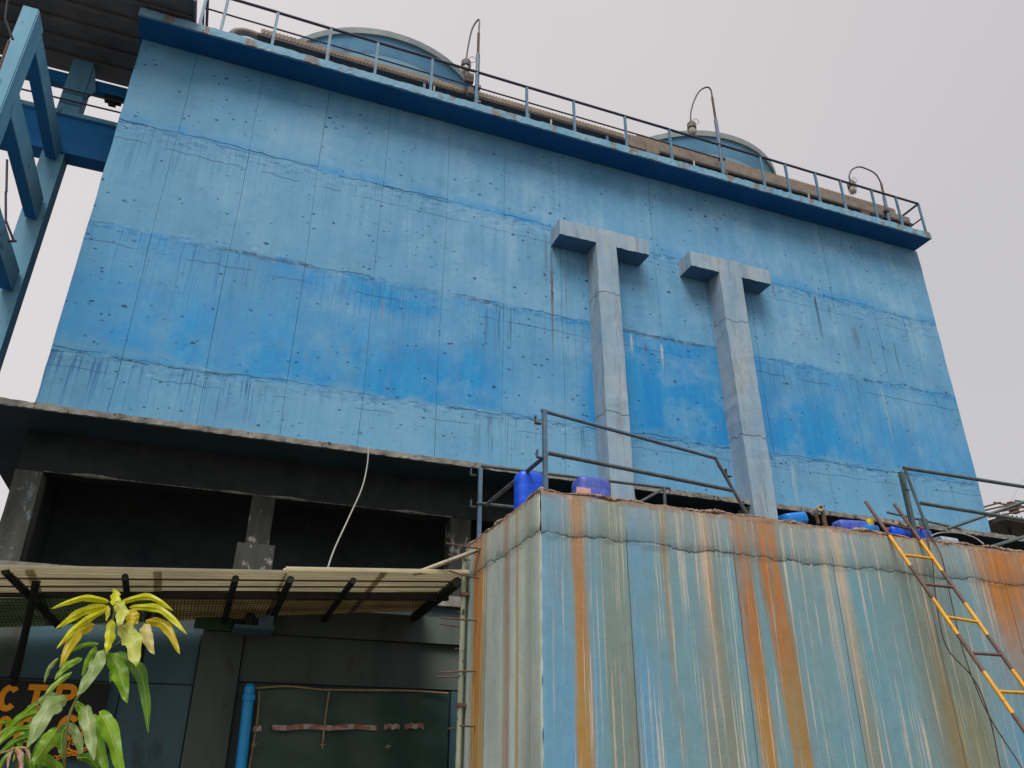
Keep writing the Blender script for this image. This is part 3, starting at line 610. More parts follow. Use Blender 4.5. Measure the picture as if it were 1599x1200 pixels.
# T pillars
def tee(x0, x1, s0, s1, s0b, s1b, label):
    t = thing('concrete_tee_pillar', label, 'pillar', (s0, 13.9, 0), 'grey concrete T pillars on the tower wall')
    yf, yb = 13.62, YW + 0.02
    def shaft(b):
        n = 60; V = []; F = []; r_ = random.Random(int(x0 * 10))
        for k in range(n + 1):
            u = k / n; z = 13.245 * u; a = s0b + (s0 - s0b) * u; c = s1b + (s1 - s1b) * u; j = lambda: r_.uniform(-.005, .005) + (r_.uniform(-.016, .016) if r_.random() < .12 else 0)
            V += [(a + j(), yf + j(), z), (c + j(), yf + j(), z), (c + j(), yb, z), (a + j(), yb, z)]
        for k in range(n):
            for q in range(4): p = 4*k+q; p2 = 4*k+(q+1) % 4; F.append((p, p2, p2+4, p+4))
        F.append((4*n, 4*n+1, 4*n+2, 4*n+3)); b.add(V, F)
    part('shaft', M['tee'], shaft, t)
    def arm(a, c):
        def f(b):
            n = 14; V = []; F = []; r_ = random.Random(int(a * 10))
            for k in range(n + 1):
                x = a + (c - a) * k / n; j = lambda: r_.uniform(-.005, .005) + (r_.uniform(-.016, .016) if r_.random() < .12 else 0)
                V += [(x, yf + 0.004 + j(), 12.81 + j()), (x, yb, 12.81 + j()), (x, yb, 13.235 + j()), (x, yf + 0.004 + j(), 13.235 + j())]
            for k in range(n):
                for q in range(4): p = 4*k+q; p2 = 4*k+(q+1) % 4; F.append((p, p+4, p2+4, p2))
            F += [(0, 1, 2, 3), (4*n+3, 4*n+2, 4*n+1, 4*n)]; b.add(V, F)
        return f
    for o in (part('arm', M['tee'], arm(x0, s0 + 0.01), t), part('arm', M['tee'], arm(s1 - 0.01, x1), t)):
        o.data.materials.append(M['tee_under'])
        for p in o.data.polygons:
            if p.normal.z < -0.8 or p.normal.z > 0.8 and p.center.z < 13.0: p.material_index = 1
    return t
K = 13.62 / 13.2
T1 = [(6.07)*K, (8.34)*K, 6.97*K, 7.48*K, 7.05*K, 7.60*K]
T2 = [(9.46)*K, (11.73)*K, 10.22*K, 10.86*K, 10.43*K, 10.96*K]
def fixz(px1, px2, Y): return
tee(T1[0], T1[1], T1[2], T1[3], T1[4], T1[5], 'left grey concrete T shaped pillar standing against the blue tower wall')
tee(T2[0], T2[1], T2[2], T2[3], T2[4], T2[5], 'right grey concrete T shaped pillar against the wall, beside the ladder side')

# ------------------------------------------------------------------ roof railing
rr = thing('roof_railing', 'long blue railing with dark handrail along the front edge of the tower roof', 'railing', (7, 13.56, 15.95))
PX = [-2.1, -1.67, -0.6, 0.59, 1.68, 3.0, 4.12, 5.43, 6.71, 8.17, 9.49, 11.04, 12.37, 13.2, 14.22, 15.11, 16.24, 17.15, 18.02]
YR = 13.56
for i, x in enumerate(PX):
    part('post', M['rail_blue'], lambda b: b.bar((x, YR, 15.80), (x, YR, 17.02), 0.06, 0.05, (0, 1, 0)), rr)
for a, c in zip(PX[:-1], PX[1:]):
    part('top_rail', M['rail_dark'], lambda b: b.tube([(a, YR, 17.03), (c, YR, 17.03 + random.uniform(-.01, .01))], 0.034, 8), rr)
    if a < 11: part('mid_rail', M['rail_dark'], lambda b: b.tube([(a, YR, 16.52), (c, YR, 16.52)], 0.02, 8), rr)
for (x, yy) in ((18.02, 20.0), (-2.1, 20.0)):
    part('side_rail', M['rail_dark'], lambda b: b.tube([(x, YR, 17.03), (x, yy, 17.03)], 0.032, 8), rr)
    part('side_rail', M['rail_dark'], lambda b: b.tube([(x, YR, 16.5), (x, yy, 16.5)], 0.022, 8), rr)
    for k in range(1, 5): part('post', M['rail_blue'], lambda b: b.bar((x, YR + k * 1.6, 15.95), (x, YR + k * 1.6, 17.02), 0.05, 0.05, (0, 1, 0)), rr)

# ------------------------------------------------------------------ ducts
def duct(x0, x1, y, z0, z1, label, ribs=True, mat=None, legs=(), studs=None, curve=False):
    t = thing('cable_duct', label, 'cable duct', ((x0 + x1) / 2, y, 15.95), 'brown cable ducts along the tower roof')
    mat = mat or M['duct']
    part('duct_body', mat, lambda b: b.box((x0, y, z0), (x1, y + 0.4, z1)), t)
    if ribs:
        b = MB(); x = x0 + 0.04
        while x < x1 - 0.04: b.box((x, y - 0.016, z0 + 0.005), (x + 0.04, y - 0.001, z1 + 0.01)); x += 0.085
        o = b.build('rib', mat, t); o['kind'] = 'stuff'
    part('bottom_channel', M['duct_dark'], lambda b: b.box((x0 - 0.05, y - 0.03, z0 - 0.10), (x1 + 0.05, y + 0.43, z0 - 0.035)), t)
    for x in legs: part('leg', M['rail_blue'], lambda b: b.box((x, y - 0.02, 15.95), (x + 0.06, y + 0.04, z0 - 0.1)), t)
    if studs:
        x = x0 + 0.2
        while x < x1: part('stud', M['duct_dark'], lambda b: b.box((x, y + 0.1, 15.95), (x + 0.035, y + 0.14, z0 - 0.1)), t); x += studs
    return t
d1 = duct(-0.9, 8.35, 13.95, 16.68, 16.82, 'long ribbed brown cable duct with a curved hose end, left half of the roof edge', legs=(0.6, 2.9, 5.6, 7.8))
b = MB(); b.tube(smooth_path([(-0.95, 14.1, 16.72), (-1.2, 14.1, 16.74), (-1.42, 14.1, 16.66), (-1.5, 14.1, 16.52)]), 0.085, 12); smoothshade(b.build('hose_end', M['duct2'], d1))
duct(9.0, 18.0, 13.95, 16.60, 16.80, 'smooth grey brown duct on small studs, lower one on the right half of the roof', ribs=False, mat=M['duct2'], studs=0.30)
duct(9.0, 18.0, 14.35, 17.16, 17.40, 'ribbed brown cable duct, upper one on the right half of the roof', legs=(9.2, 11.5, 13.8, 16.1, 17.8))
jb = thing('junction_box', 'tan box bridging the gap between the left and right roof ducts', 'box', (8.9, 13.9, 16.3))
part('box_body', M['duct'], lambda b: b.box((8.42, 13.88, 16.42), (8.93, 14.3, 16.80)), jb)
part('flap', M['duct'], lambda b: b.box((8.955, 13.90, 16.40), (9.35, 14.3, 16.78)), jb)
part('tray', M['duct_dark'], lambda b: (b.bar((8.4, 13.88, 16.40), (9.2, 13.88, 16.32), 0.03, 0.03), b.bar((9.2, 13.88, 16.32), (9.36, 13.88, 16.42), 0.03, 0.03)), jb)
for x in (3.1, 6.1, 10.2, 13.9): 
    o = part('conduit_stub', M['cream_pipe'], lambda b: b.tube([(x, 13.62, 15.95), (x, 13.62, 16.22)], 0.025, 8), tower)
# cables running along the tray on the right
b = MB()
for k in range(3): b.tube(smooth_path([(9.2 + q * 0.9, 13.75 + 0.05 * k, 16.03 + 0.12 * abs(math.sin(q * 1.1 + k))) for q in range(8)], 5), 0.014, 5)
tag(b.build('loose_cable', M['cable_dark'], None), 'loose dark cables lying under the right hand roof ducts', 'cable')
# pipe knot near the far right corner
mf = thing('motor_frame', 'dark crossed steel bracket under the ducts at the far right roof corner', 'bracket', (17, 13.9, 15.95))
part('brace', M['duct_dark'], lambda b: b.bar((16.3, 13.8, 16.05), (16.75, 13.8, 16.36), 0.04, 0.04), mf)
part('brace', M['duct_dark'], lambda b: b.bar((16.75, 13.83, 16.05), (16.35, 13.83, 16.36), 0.04, 0.04), mf)
part('brace', M['duct_dark'], lambda b: b.bar((17.4, 13.8, 16.0), (17.8, 13.8, 16.36), 0.05, 0.04), mf)
part('brace', M['duct_dark'], lambda b: b.bar((17.75, 13.83, 16.0), (17.35, 13.83, 16.34), 0.05, 0.04), mf)
part('foot', M['rust'], lambda b: b.box((15.9, 13.75, 15.95), (16.2, 14.0, 16.33)), mf)

# ------------------------------------------------------------------ gooseneck lamps
def lamp(base, knee, path, head, label, bulb=True):
    t = thing('gooseneck_lamp', label, 'lamp', base, 'gooseneck lamps on the tower roof')
    k = Vector(knee); bs = Vector(base)
    part('pole', M['rail_steel'], lambda b: b.tube([bs, bs.lerp(k, 0.72)], 0.05, 10), t)
    part('upper_pole', M['rust'], lambda b: b.tube([bs.lerp(k, 0.72), k], 0.034, 10), t)
    pts = smooth_path([k] + [Vector(p) for p in path] + [Vector(head)], 7)
    smoothshade(MB().tube(pts, 0.022, 8).build('arm', M['rail_dark'], t))
    h = Vector(head)
    smoothshade(MB().lathe(h, [(0.001, 0.02), (0.05, 0.0), (0.05, -0.06), (0.12, -0.10), (0.125, -0.26), (0.10, -0.27)], 16).build('lamp_cap', M['lampbody'], t))
    smoothshade(MB().lathe(h, [(0.09, -0.26), (0.10, -0.36), (0.08, -0.46), (0.03, -0.50), (0.001, -0.505)], 16).build('lamp_glass', M['lampglass'], t))
    for q in range(6):
        a = q * math.pi / 3
        part('guard_wire', M['lampbody'], lambda b: b.tube([h + Vector((math.cos(a) * r, math.sin(a) * r, z)) for r, z in ((0.115, -0.27), (0.12, -0.4), (0.07, -0.52))], 0.006, 5), t)
    for zz_ in (0.25, 0.75): part('clamp', M['lampbody'], lambda b: b.box((bs.x - 0.08, bs.y - 0.07, bs.z + zz_), (bs.x + 0.08, bs.y + 0.07, bs.z + zz_ + 0.07)), t)
    smoothshade(MB().tube(smooth_path([h + Vector((0.03, 0, 0)), h + Vector((0.16, 0, 0.16)), h + Vector((0.26, 0, 0.06)), h + Vector((0.14, 0, -0.06)), h + Vector((0.04, 0, -0.02))], 5), 0.007, 5).build('flex', M['cable_dark'], t))
    return t
l1 = lamp((4.16, 13.62, 15.80), (4.15, 13.62, 18.45), [at(748, 31, 13.65), at(738, 44, 13.75), at(732, 68, 13.8)], at(728, 93, 13.8), 'gooseneck lamp nearest the left, tall and narrow, beside the left fan stack')
part('control_box', M['lampbody'], lambda b: b.box((3.86, 13.66, 16.78), (4.08, 13.8, 17.05)), l1)
part('control_box', M['lampbody'], lambda b: b.box((3.95, 13.66, 16.40), (4.10, 13.8, 16.62)), l1)
lamp((11.12, 13.62, 15.80), at(1112, 152, 13.62), [at(1110, 141, 13.62), at(1104, 136.5, 13.62), at(1092, 143, 13.64), at(1083, 160, 13.66), at(1078.5, 178, 13.68)], at(1079, 190, 13.68), 'gooseneck lamp in the middle, in front of the right fan stack')
lamp((17.05, 13.9, 15.95), at(1376, 287, 13.9), [at(1368, 273, 13.9), at(1355, 265, 13.9), at(1341, 261, 13.9), at(1330, 266, 13.9), at(1326, 276, 13.9)], at(1328, 282, 13.9), 'gooseneck lamp with a short wide arm near the far right roof corner')

# ------------------------------------------------------------------ frame structure on the left
gf = thing('pipe_gantry_frame', 'tall blue painted concrete frame of columns and beams left of the tower', 'gantry', (-5, 15, 0))
part('near_column', M['frame'], lambda b: (b.box((-4.64, 12.0, 0), (-4.405, 12.44, 13.62)), b.box((-4.40, 12.012, 0), (-4.385, 12.46, 13.60))), gf)
part('far_column', M['frame'], lambda b: b.box((-4.73, 15.55, 0), (-4.31, 15.95, 16.03)), gf)
part('cross_beam', M['frame_dark'], lambda b: b.box((-9.0, 15.51, 13.372), (-3.18, 15.90, 14.314)), gf)
part('beam_cap', M['frame'], lambda b: b.box((-9.0, 15.43, 14.319), (-3.18, 15.92, 14.424)), gf)
for z0, z1 in ((13.15, 13.55), (11.6, 12.1), (9.9, 10.35), (8.1, 8.55), (5.6, 6.05)):
    part('tie_beam', M['frame_dark'], lambda b: b.box((-4.62, 12.462, z0), (-4.42, 15.505, z1)), gf)
    part('tie_beam_face', M['frame'], lambda b: b.box((-4.418, 12.462, z0), (-4.40, 15.505, z1)), gf)
for x in (-9.2,):
    part('near_column', M['frame'], lambda b: b.box((x, 12.0, 0), (x + .3, 12.44, 13.6)), gf)
    part('far_column', M['frame'], lambda b: b.box((x, 15.55, 0), (x + .4, 15.95, 16.03)), gf)
part('gusset', M['frame'], lambda b: b.add([(-4.305, 15.57, 16.03), (-4.12, 15.57, 15.27), (-4.305, 15.57, 14.95), (-4.305, 15.63, 16.03), (-4.12, 15.63, 15.27), (-4.305, 15.63, 14.95)], [(0,2,1), (3,4,5), (0,1,4,3), (1,2,5,4), (2,0,3,5)]), gf)
part('eave_beam', M['frame_dark'], lambda b: b.box((-9.0, 15.65, 15.339), (-3.18, 15.85, 15.641)), gf)
part('bracket', M['black_steel'], lambda b: (b.box((-3.95, 15.63, 15.229), (-3.61, 15.83, 15.334)), b.box((-3.86, 15.63, 15.156), (-3.71, 15.83, 15.227))), gf)
# braces (rods)
for a, c in (((9, 300, 14.0), (9, 345, 14.0)), ((9, 345, 14.0), (22, 378, 14.0)), ((11, 250, 14.0), (10, 300, 14.0)), ((9, 345, 14.0), (0, 360, 14.0)), ((12, 377, 14.0), (26, 377, 14.0))):
    part('brace_rod', M['rail_dark'], lambda b: b.tube([at(*a), at(*c)], 0.022, 6), gf)
part('cable_drop', M['black_steel'], lambda b: b.tube([at(12, 0, 11.5), at(8, 30, 11.5), at(20, 62, 11.5)], 0.02, 6), gf)
part('brace_rod', M['rust'], lambda b: b.tube([at(-2, 110, 11.0), at(14, 64, 11.0)], 0.02, 6), gf)
gr = thing('gantry_roof', 'dark grey sheet roof seen from below above the left frame', 'roof', (-6, 14, 16.0))
ys = np.linspace(13.0, 16.08, 7)
for i in range(6):
    y0, y1 = ys[i], ys[i + 1]
    part('roof_sheet', M['roofsheet'], lambda b: b.add([(-11, y0, 16.09), (-2.24, y0, 16.09), (-2.24, y1 + 0.05, 16.115), (-11, y1 + 0.05, 16.115), (-11, y0, 16.105), (-2.24, y0, 16.105), (-2.24, y1 + 0.05, 16.13), (-11, y1 + 0.05, 16.13)], [(0,3,2,1), (4,5,6,7), (0,1,5,4), (1,2,6,5), (2,3,7,6), (3,0,4,7)]), gr)
for y in ys[1:-1]: part('purlin', M['roofsheet'], lambda b: b.box((-11, y - 0.03, 16.035), (-2.25, y + 0.07, 16.088)), gr)
part('edge_trim', M['roofsheet'], lambda b: b.box((-2.24, 13.0, 16.02), (-2.19, 16.1, 16.20)), gr)
part('post', M['frame'], lambda b: b.box((-3.12, 13.75, 15.95), (-2.9, 13.97, 16.034)), gr)
part('post', M['frame'], lambda b: b.box((-2.75, 15.6, 15.951), (-2.5, 15.8, 16.034)), gr)
gl = thing('gantry_railing', 'thin rails and posts on the cross beam between the frame and the tower', 'railing', (-5, 15.5, 14.4))
for z in (14.753, 15.046): part('rail', M['rail_dark'], lambda b: b.tube([(-8.9, 15.47, z - 0.05), (-3.2, 15.47, z)], 0.022, 6), gl)
for x in (-6.8, -5.1, -3.42): part('post', M['rail_dark'], lambda b: b.tube([(x, 15.47, 14.424), (x, 15.47, 15.138)], 0.022, 6), gl)

# ------------------------------------------------------------------ pump house: wall under canopy
ph = thing('pump_house', 'low dark teal building front under the translucent canopy, left of the tank', 'building', (0, 13, 0))
YS = 13.05
part('wall_core', M['dark_wall'], lambda b: b.box((-4.5, YS + 0.05, 0), (4.4, 14.0, 3.46)), ph)
part('upper_wall', M['dark_wall'], lambda b: b.box((0.04, YS + 0.052, 3.462), (4.4, 14.0, 3.92)), ph)
for (x0, x1, z0, z1, mt, pr) in ((-4.5, -2.3, 2.76, 3.5, 'dark_wall', 0.02), (-2.28, 0.02, 2.76, 3.5, 'teal_wall', 0.0), (0.04, 0.62, 0.0, 3.5, 'dark_wall', 0.09), (0.64, 4.3, 2.83, 3.5, 'dark_wall', 0.03),
                               (-4.5, -0.92, 0.0, 2.74, 'teal_wall', 0.0), (-0.90, 0.02, 0.0, 2.74, 'teal_wall', 0.03)):
    part('wall_panel', M[mt], lambda b: b.box((x0, YS - pr, z0), (x1, YS + 0.048, z1)), ph)
part('lintel_beam', M['dark_wall'], lambda b: b.box((0.04, YS - 0.13, 3.51), (4.35, YS + 0.05, 3.92)), ph)
part('opening', M['soot'], lambda b: b.box((0.64, YS + 0.02, 0), (4.3, YS + 0.049, 2.81)), ph)
part('door_jamb', M['teal_wall'], lambda b: b.box((3.86, YS - 0.12, 0), (3.98, YS + 0.018, 2.8)), ph)
tp = thing('tarpaulin', 'dark green tarpaulin tied with beige cord across the opening beside the tank', 'tarpaulin', (2.3, 12.8, 0))
def tarp_fn(b):
    V = []; F = []; nx, nz = 30, 20
    for j in range(nz + 1):
        for i in range(nx + 1):
            u = i / nx; v = j / nz; x = 0.93 + 2.88 * u - 0.0 * v; z = 0.05 + 2.68 * v
            V.append((x, 12.88 + 0.02 * math.sin(7 * x + 2 * z) + 0.012 * math.sin(13 * z + x * 3), z + (0.03 * math.sin(u * 9) * v)))
    for j in range(nz):
        for i in range(nx): a = j*(nx+1)+i; F.append((a, a+1, a+nx+2, a+nx+1))
    b.add(V, F)
o = part('sheet', M['tarp'], tarp_fn, tp); smoothshade(o)
def ropeat(p): return b.tube(smooth_path(p, 5), 0.012, 6)
for pts in (([at(q, r, 12.83) for q, r in ((400, 1075), (450, 1072), (500, 1077), (560, 1078), (640, 1079), (700, 1083))]),
            ([at(q, r, 12.82) for q, r in ((405, 1080), (402, 1120), (396, 1160), (388, 1205))]),
            ([at(q, r, 12.82) for q, r in ((514, 1080), (508, 1120), (503, 1170))])):
    smoothshade(MB().tube(smooth_path(pts, 5), 0.014, 6).build('cord', M['rope'], tp))
for (q, r) in ((396, 1163), (503, 1164), (606, 1166)):
    b = MB(); c = at(q, r, 12.81)
    for k in range(6):
        a = k * math.pi / 3 + .3; b.tube([c, c + Vector((math.cos(a) * random.uniform(.02, .06), -.01, math.sin(a) * random.uniform(.02, .05)))], [0.011, 0.004], 5)
    b.build('knot', M['rope'], tp)
bt = thing('barrier_tape', 'torn red and white barrier tape stretched across the dark green tarpaulin', 'tape', (2, 12.8, 2))
for (a, c, z) in ((395, 408, 1138), (425, 588, 1136), (600, 624, 1135), (632, 662, 1134)):
    def f(b):
        n = 14; V = []
        for i in range(n + 1):
            p = at(a + (c - a) * i / n, z + 1.2 * math.sin(i), 12.80); V += [p + Vector((0, 0, 0.035)), p - Vector((0, 0, 0.035))]
        V2 = [v + Vector((0, 0.003, 0)) for v in V]
        F = [(2*i, 2*i+1, 2*i+3, 2*i+2) for i in range(n)]; m_ = len(V)
        b.add(V + V2, F + [tuple(q + m_ for q in reversed(ff)) for ff in F])
    part('strip', M['tape'], f, bt)
bp = MB(); bp.tube([at(390, 1073, 12.7), at(386, 1110, 12.7), at(374, 1215, 12.7)] , 0.075, 14); bp.lathe(at(390, 1073, 12.7), [(0.001, 0.05), (0.05, 0.04), (0.075, 0.0)], 14)
bpo = thing('blue_pipe', 'bright blue upright pipe left of the green tarpaulin', 'pipe', (0.8, 12.7, 0))
smoothshade(bp.build('pipe_body', M['cyan_pipe'], bpo))
part('collar', M['cyan_pipe'], lambda b: b.lathe(at(388.5, 1090, 12.7), [(0.075, -0.04), (0.09, -0.035), (0.09, 0.035), (0.075, 0.04)], 14), bpo)
fl = thing('floodlight', 'small floodlight on a shelf bracket under the canopy', 'floodlight', (0.5, 12.2, 3.5))
fy = 12.3; c = at(397, 966, fy)
part('shelf', M['teal_wall'], lambda b: b.box((c.x - 0.26, fy - 0.12, c.z - 0.16), (c.x + 0.28, 12.88, c.z - 0.11)), fl)
part('housing', M['rail_steel'], lambda b: b.box((c.x + 0.06, fy - 0.02, c.z - 0.108), (c.x + 0.27, fy + 0.28, c.z + 0.05)), fl)
part('socket', M['black_steel'], lambda b: b.lathe((c.x - 0.06, fy - 0.08, c.z - 0.02), [(0.001, 0.03), (0.055, 0.03), (0.06, 0), (0.085, 0.0), (0.085, 0.3), (0.001, 0.3)], 18, (0, 1, 0)), fl)

# sign board with lettering
sg = thing('sign_board', 'black board with orange stencilled capital letters and a skull and crossbones, behind the plant', 'sign', (-1.9, 12.9, 1.8))
YB = 12.93
tl = at(-60, 1062, YB); br = at(152, 1184, YB); tr_ = at(172, 1068, YB)
part('board', M['sign_board'], lambda b: b.box((tl.x, YB, br.z), (tr_.x, YB + 0.06, tr_.z)), sg)
SK = [0]
def stroke(b, pts, wdt, y=None):
    SK[0] = (SK[0] + 1) % 12; y = YB - 0.006 - 0.0012 * SK[0]
    # flat ribbon with mitred joints, thickness towards the board
    P = [Vector((p[0], p[1])) for p in pts]; n = len(P); V = []; F = []
    for i, p in enumerate(P):
        d = (P[min(i+1, n-1)] - P[max(i-1, 0)]).normalized(); nn = Vector((-d.y, d.x)) * wdt / 2
        for s_ in (-1, 1):
            q = p + nn * s_; V.append((q.x, y, q.y)); V.append((q.x, YB - 0.001, q.y))
    for i in range(n - 1):
        a = 4*i; F += [(a, a+4, a+6, a+2), (a, a+1, a+5, a+4), (a+2, a+6, a+7, a+3)]
    F += [(0, 2, 3, 1), (4*n-4, 4*n-3, 4*n-1, 4*n-2)]
    b.add(V, F)
def arc(cx, cz, rx, rz, a0, a1, n=14): return [(cx + rx * math.cos(math.radians(a0 + (a1-a0)*k/n)), cz + rz * math.sin(math.radians(a0 + (a1-a0)*k/n))) for k in range(n+1)]
def letter(ch, x, z, w_, h, t_):
    b = MB(); s = lambda pts: stroke(b, pts, t_)
    x0, x1, zt, zb = x + t_/2, x + w_ - t_/2, z + h - t_/2, z + t_/2; zm = (zt + zb) / 2; rx = (x1-x0)/2; rz = (zt-zb)/2; cx = (x0+x1)/2
    if ch == 'C': s(arc(cx, zm, rx, rz, 40, 320))
    if ch == 'O': s(arc(cx, zm, rx, rz, 0, 360, 20))
    if ch == 'G': s(arc(cx, zm, rx, rz, 40, 300)); s([(cx, zm - .02), (x1 + t_*.3, zm - .02)]); s([(x1, zm), (x1, zb - t_*.4)])
    if ch == 'T': s([(x0 - t_*.3, zt), (x1 + t_*.3, zt)]); s([(cx, zt), (cx, zb)]); s([(cx - .07, zb), (cx + .07, zb)])
    if ch == 'I': s([(cx, zt + t_/2), (cx, zb - t_/2)])
    if ch in 'PRD':
        s([(x0, zt + t_/2), (x0, zb - t_/2)])
        r_ = (zt - zm)/2 if ch != 'D' else rz; c_ = zt - r_
        s([(x0, zt)] + arc(x1 - r_ if ch != 'D' else cx, c_, r_ if ch != 'D' else rx, r_, 90, -90) + [(x0, c_ - r_)])
        if ch == 'P': s([(x0 - t_*.6, zb), (x0 + t_*.8, zb)])
        if ch == 'R': s([(cx, zm), (x1, zb - t_*.3)])
    return b.build('letter', M['sign_ink'], sg)
def let(ch, pxl, pxr, pyt, pyb, t_=0.075):
    a = at(pxl, pyt, YB); c_ = at(pxr, pyb, YB); b_ = at(pxl, pyb, YB)
    letter(ch, b_.x, c_.z, max(0.12, c_.x - b_.x), a.z - b_.z, t_)
let('C', -9, 24, 1069, 1112); let('T', 33, 68, 1069, 1112); let('P', 80, 114, 1068, 1112)
let('O', -14, 13, 1118, 1160); let('R', 19, 48, 1118, 1160); let('G', 84, 119, 1116, 1158, 0.07); let('I', 122, 132, 1118, 1150, 0.07)
let('D', 14, 30, 1156, 1172, 0.04)
b = MB()
cS = at(117, 1170, YB)
for sx in (-1, 1):
    stroke(b, [(cS.x - sx * 0.20, cS.z - 0.10), (cS.x + sx * 0.20, cS.z + 0.04)], 0.022)
    stroke(b, [(cS.x - sx * 0.19, cS.z - 0.13), (cS.x + sx * 0.21, cS.z + 0.01)], 0.012)
    for (ex, ez) in ((0.21, 0.05), (-0.21, -0.11)): stroke(b, arc(cS.x + sx * ex, cS.z + ez, 0.026, 0.026, 0, 360, 10), 0.012)
stroke(b, arc(cS.x, cS.z + 0.055, 0.085, 0.08, 0, 360, 18), 0.014); stroke(b, arc(cS.x - .032, cS.z + .065, .018, .018, 0, 360, 8), .012); stroke(b, arc(cS.x + .032, cS.z + .065, .018, .018, 0, 360, 8), .012)
stroke(b, [(cS.x - .045, cS.z - .04), (cS.x - .045, cS.z - .075), (cS.x + .045, cS.z - .075), (cS.x + .045, cS.z - .04)], 0.012)
b.build('skull_emblem', M['sign_ink'], sg)

# ------------------------------------------------------------------ canopy
cn_ = thing('canopy', 'cream translucent corrugated canopy on black rafters above the pump house front', 'canopy', (0.3, 11.8, 3.8))
def zc(x): return 3.655 + (x + 2.6) * 0.0655
def zsl(x): return -0.085 + 0.013 * (x + 1)
def sheet(x0, x1, y0, y1, mat, lift=0.0, per=0.11, amp=0.020):
    V = []; F = []; xs = np.linspace(x0, x1, 5); n = int((y1 - y0) / 0.0137)
    for k in range(n + 1):
        y = y0 + (y1 - y0) * k / n
        h = amp * math.sin(2 * math.pi * (y - 10.5) / per)
        for x in xs: V.append((x, y, zc(x) + lift + h + zsl(x) * (y - 10.5)))
    W = len(xs)
    for k in range(n):
        for i in range(W - 1): F.append((k*W+i, k*W+i+1, (k+1)*W+i+1, (k+1)*W+i))
    m_ = len(V); V += [(v[0], v[1], v[2] + 0.004) for v in V]; F += [tuple(q + m_ for q in reversed(f)) for f in F]
    e = len(xs)
    for i in range(W - 1): F.append((i + 1, i, i + m_, i + 1 + m_))
    o = mesh('roof_sheet', V, F, mat, cn_); smoothshade(o, 60)
for i, (x0, x1, lf) in enumerate(((-4.4, -1.9, 0.0), (-2.0, -0.55, 0.012), (-0.65, 0.92, 0.024), (0.86, 2.2, 0.055), (2.1, 3.32, 0.065))):
    sheet(x0, x1, 10.5, 11.62, M['cream_sheet'], lf)
    sheet(x0, x1, 11.55, 12.93, M['green_mesh'] if i < 2 else M['brown_mesh'], lf - 0.03, 0.16, 0.012)
for y in (10.80, 11.12): part('batten', M['duct_dark'], lambda b: b.bar((-4.4, y, zc(-4.4) + zsl(-4.4) * (y - 10.5) - 0.03), (3.3, y, zc(3.3) + zsl(3.3) * (y - 10.5) + 0.01), 0.022, 0.018), cn_)
part('edge_strip', M['cream_sheet'], lambda b: b.bar((-4.4, 10.47, zc(-4.4) + 0.01), (0.9, 10.47, zc(0.9) + 0.02), 0.02, 0.04), cn_)
part('edge_strip', M['cream_sheet'], lambda b: b.bar((0.88, 10.43, zc(0.88) + 0.055), (3.3, 10.43, zc(3.3) + 0.065), 0.02, 0.045), cn_)
part('cross_beam', M['black_steel'], lambda b: b.bar((-4.4, 11.4, zc(-4.4) - 0.10), (3.3, 11.4, zc(3.3) - 0.10), 0.08, 0.10), cn_)
for (px, r_) in ((195, .04), (368, .045), (454, .05), (552, .045), (715, .075)):
    x = at(px, 902, 10.56).x
    part('rafter', M['black_steel'], lambda b: b.tube([(x, 10.56, zc(x) - 0.055), (x, 12.9, zc(x) - 0.07 + zsl(x) * 2.4)], r_, 8), cn_)
part('brace', M['black_steel'], lambda b: b.tube([at(8, 892, 10.55), at(92, 978, 12.3)], 0.045, 8), cn_)
part('brace', M['black_steel'], lambda b: b.tube([at(57, 908, 10.9), at(22, 1068, 12.7)], 0.045, 8), cn_)
part('brace', M['black_steel'], lambda b: b.tube([at(238, 925, 11.8), at(215, 1060, 12.7)], 0.03, 8), cn_)
part('green_panel', M['green_sheet'], lambda b: b.box((-0.1, 12.80, 3.50), (0.42, 12.82, 3.68)), cn_)
wr = MB().tube(smooth_path([at(575, 698, 13.66), at(574, 722, 13.5), at(566, 760, 13.0), (at(545, 808, 12.4)), at(522, 858, 11.8), at(510, 893, 11.4)], 6), 0.012, 6)
tag(smoothshade(wr.build('hanging_wire', M['wire'])), 'thin pale wire hanging from the lower slab edge down to the canopy', 'wire')
tag(smoothshade(MB().tube([at(645, 897, 10.6), at(750, 858, 10.1)], 0.03, 10).build('conduit_pole', M['cream_pipe'])), 'grey slanting pole from the canopy to the top of the tank side', 'pole')

# ------------------------------------------------------------------ tank
TX, TY, TZ = 3.35, 8.0, 4.53
tank = thing('concrete_tank', 'rust streaked pale blue concrete tank wall in the foreground right', 'tank', (9, 9.4, 0))
X_ = lambda px, py=950: at(px, py, TY).x
BL = lin(98, 152, 184); BG = lin(104, 151, 167); OL = lin(116, 136, 128); BRN = lin(166, 132, 76); DBR = lin(172, 114, 42); RU = lin(184, 92, 26); CR = lin(196, 178, 156); KH = lin(134, 136, 108)
TB = lin(116, 150, 160)
sa2 = [(843, BL), (880, BL), (894, TB), (898, BRN), (914, BRN), (922, BL), (936, BG), (948, OL), (978, lin(126, 148, 140)), (990, BL), (1036, BG), (1046, KH), (1058, BG), (1096, TB), (1108, CR), (1118, OL), (1134, TB), (1148, BG), (1162, TB), (1182, OL), (1189, BG), (1206, OL), (1229, OL), (1237, TB), (1292, TB), (1298, CR), (1306, BG), (1322, CR), (1336, BG), (1445, OL), (1518, BG), (1564, DBR)]
sa2 = [(X_(p), c) for p, c in sa2]
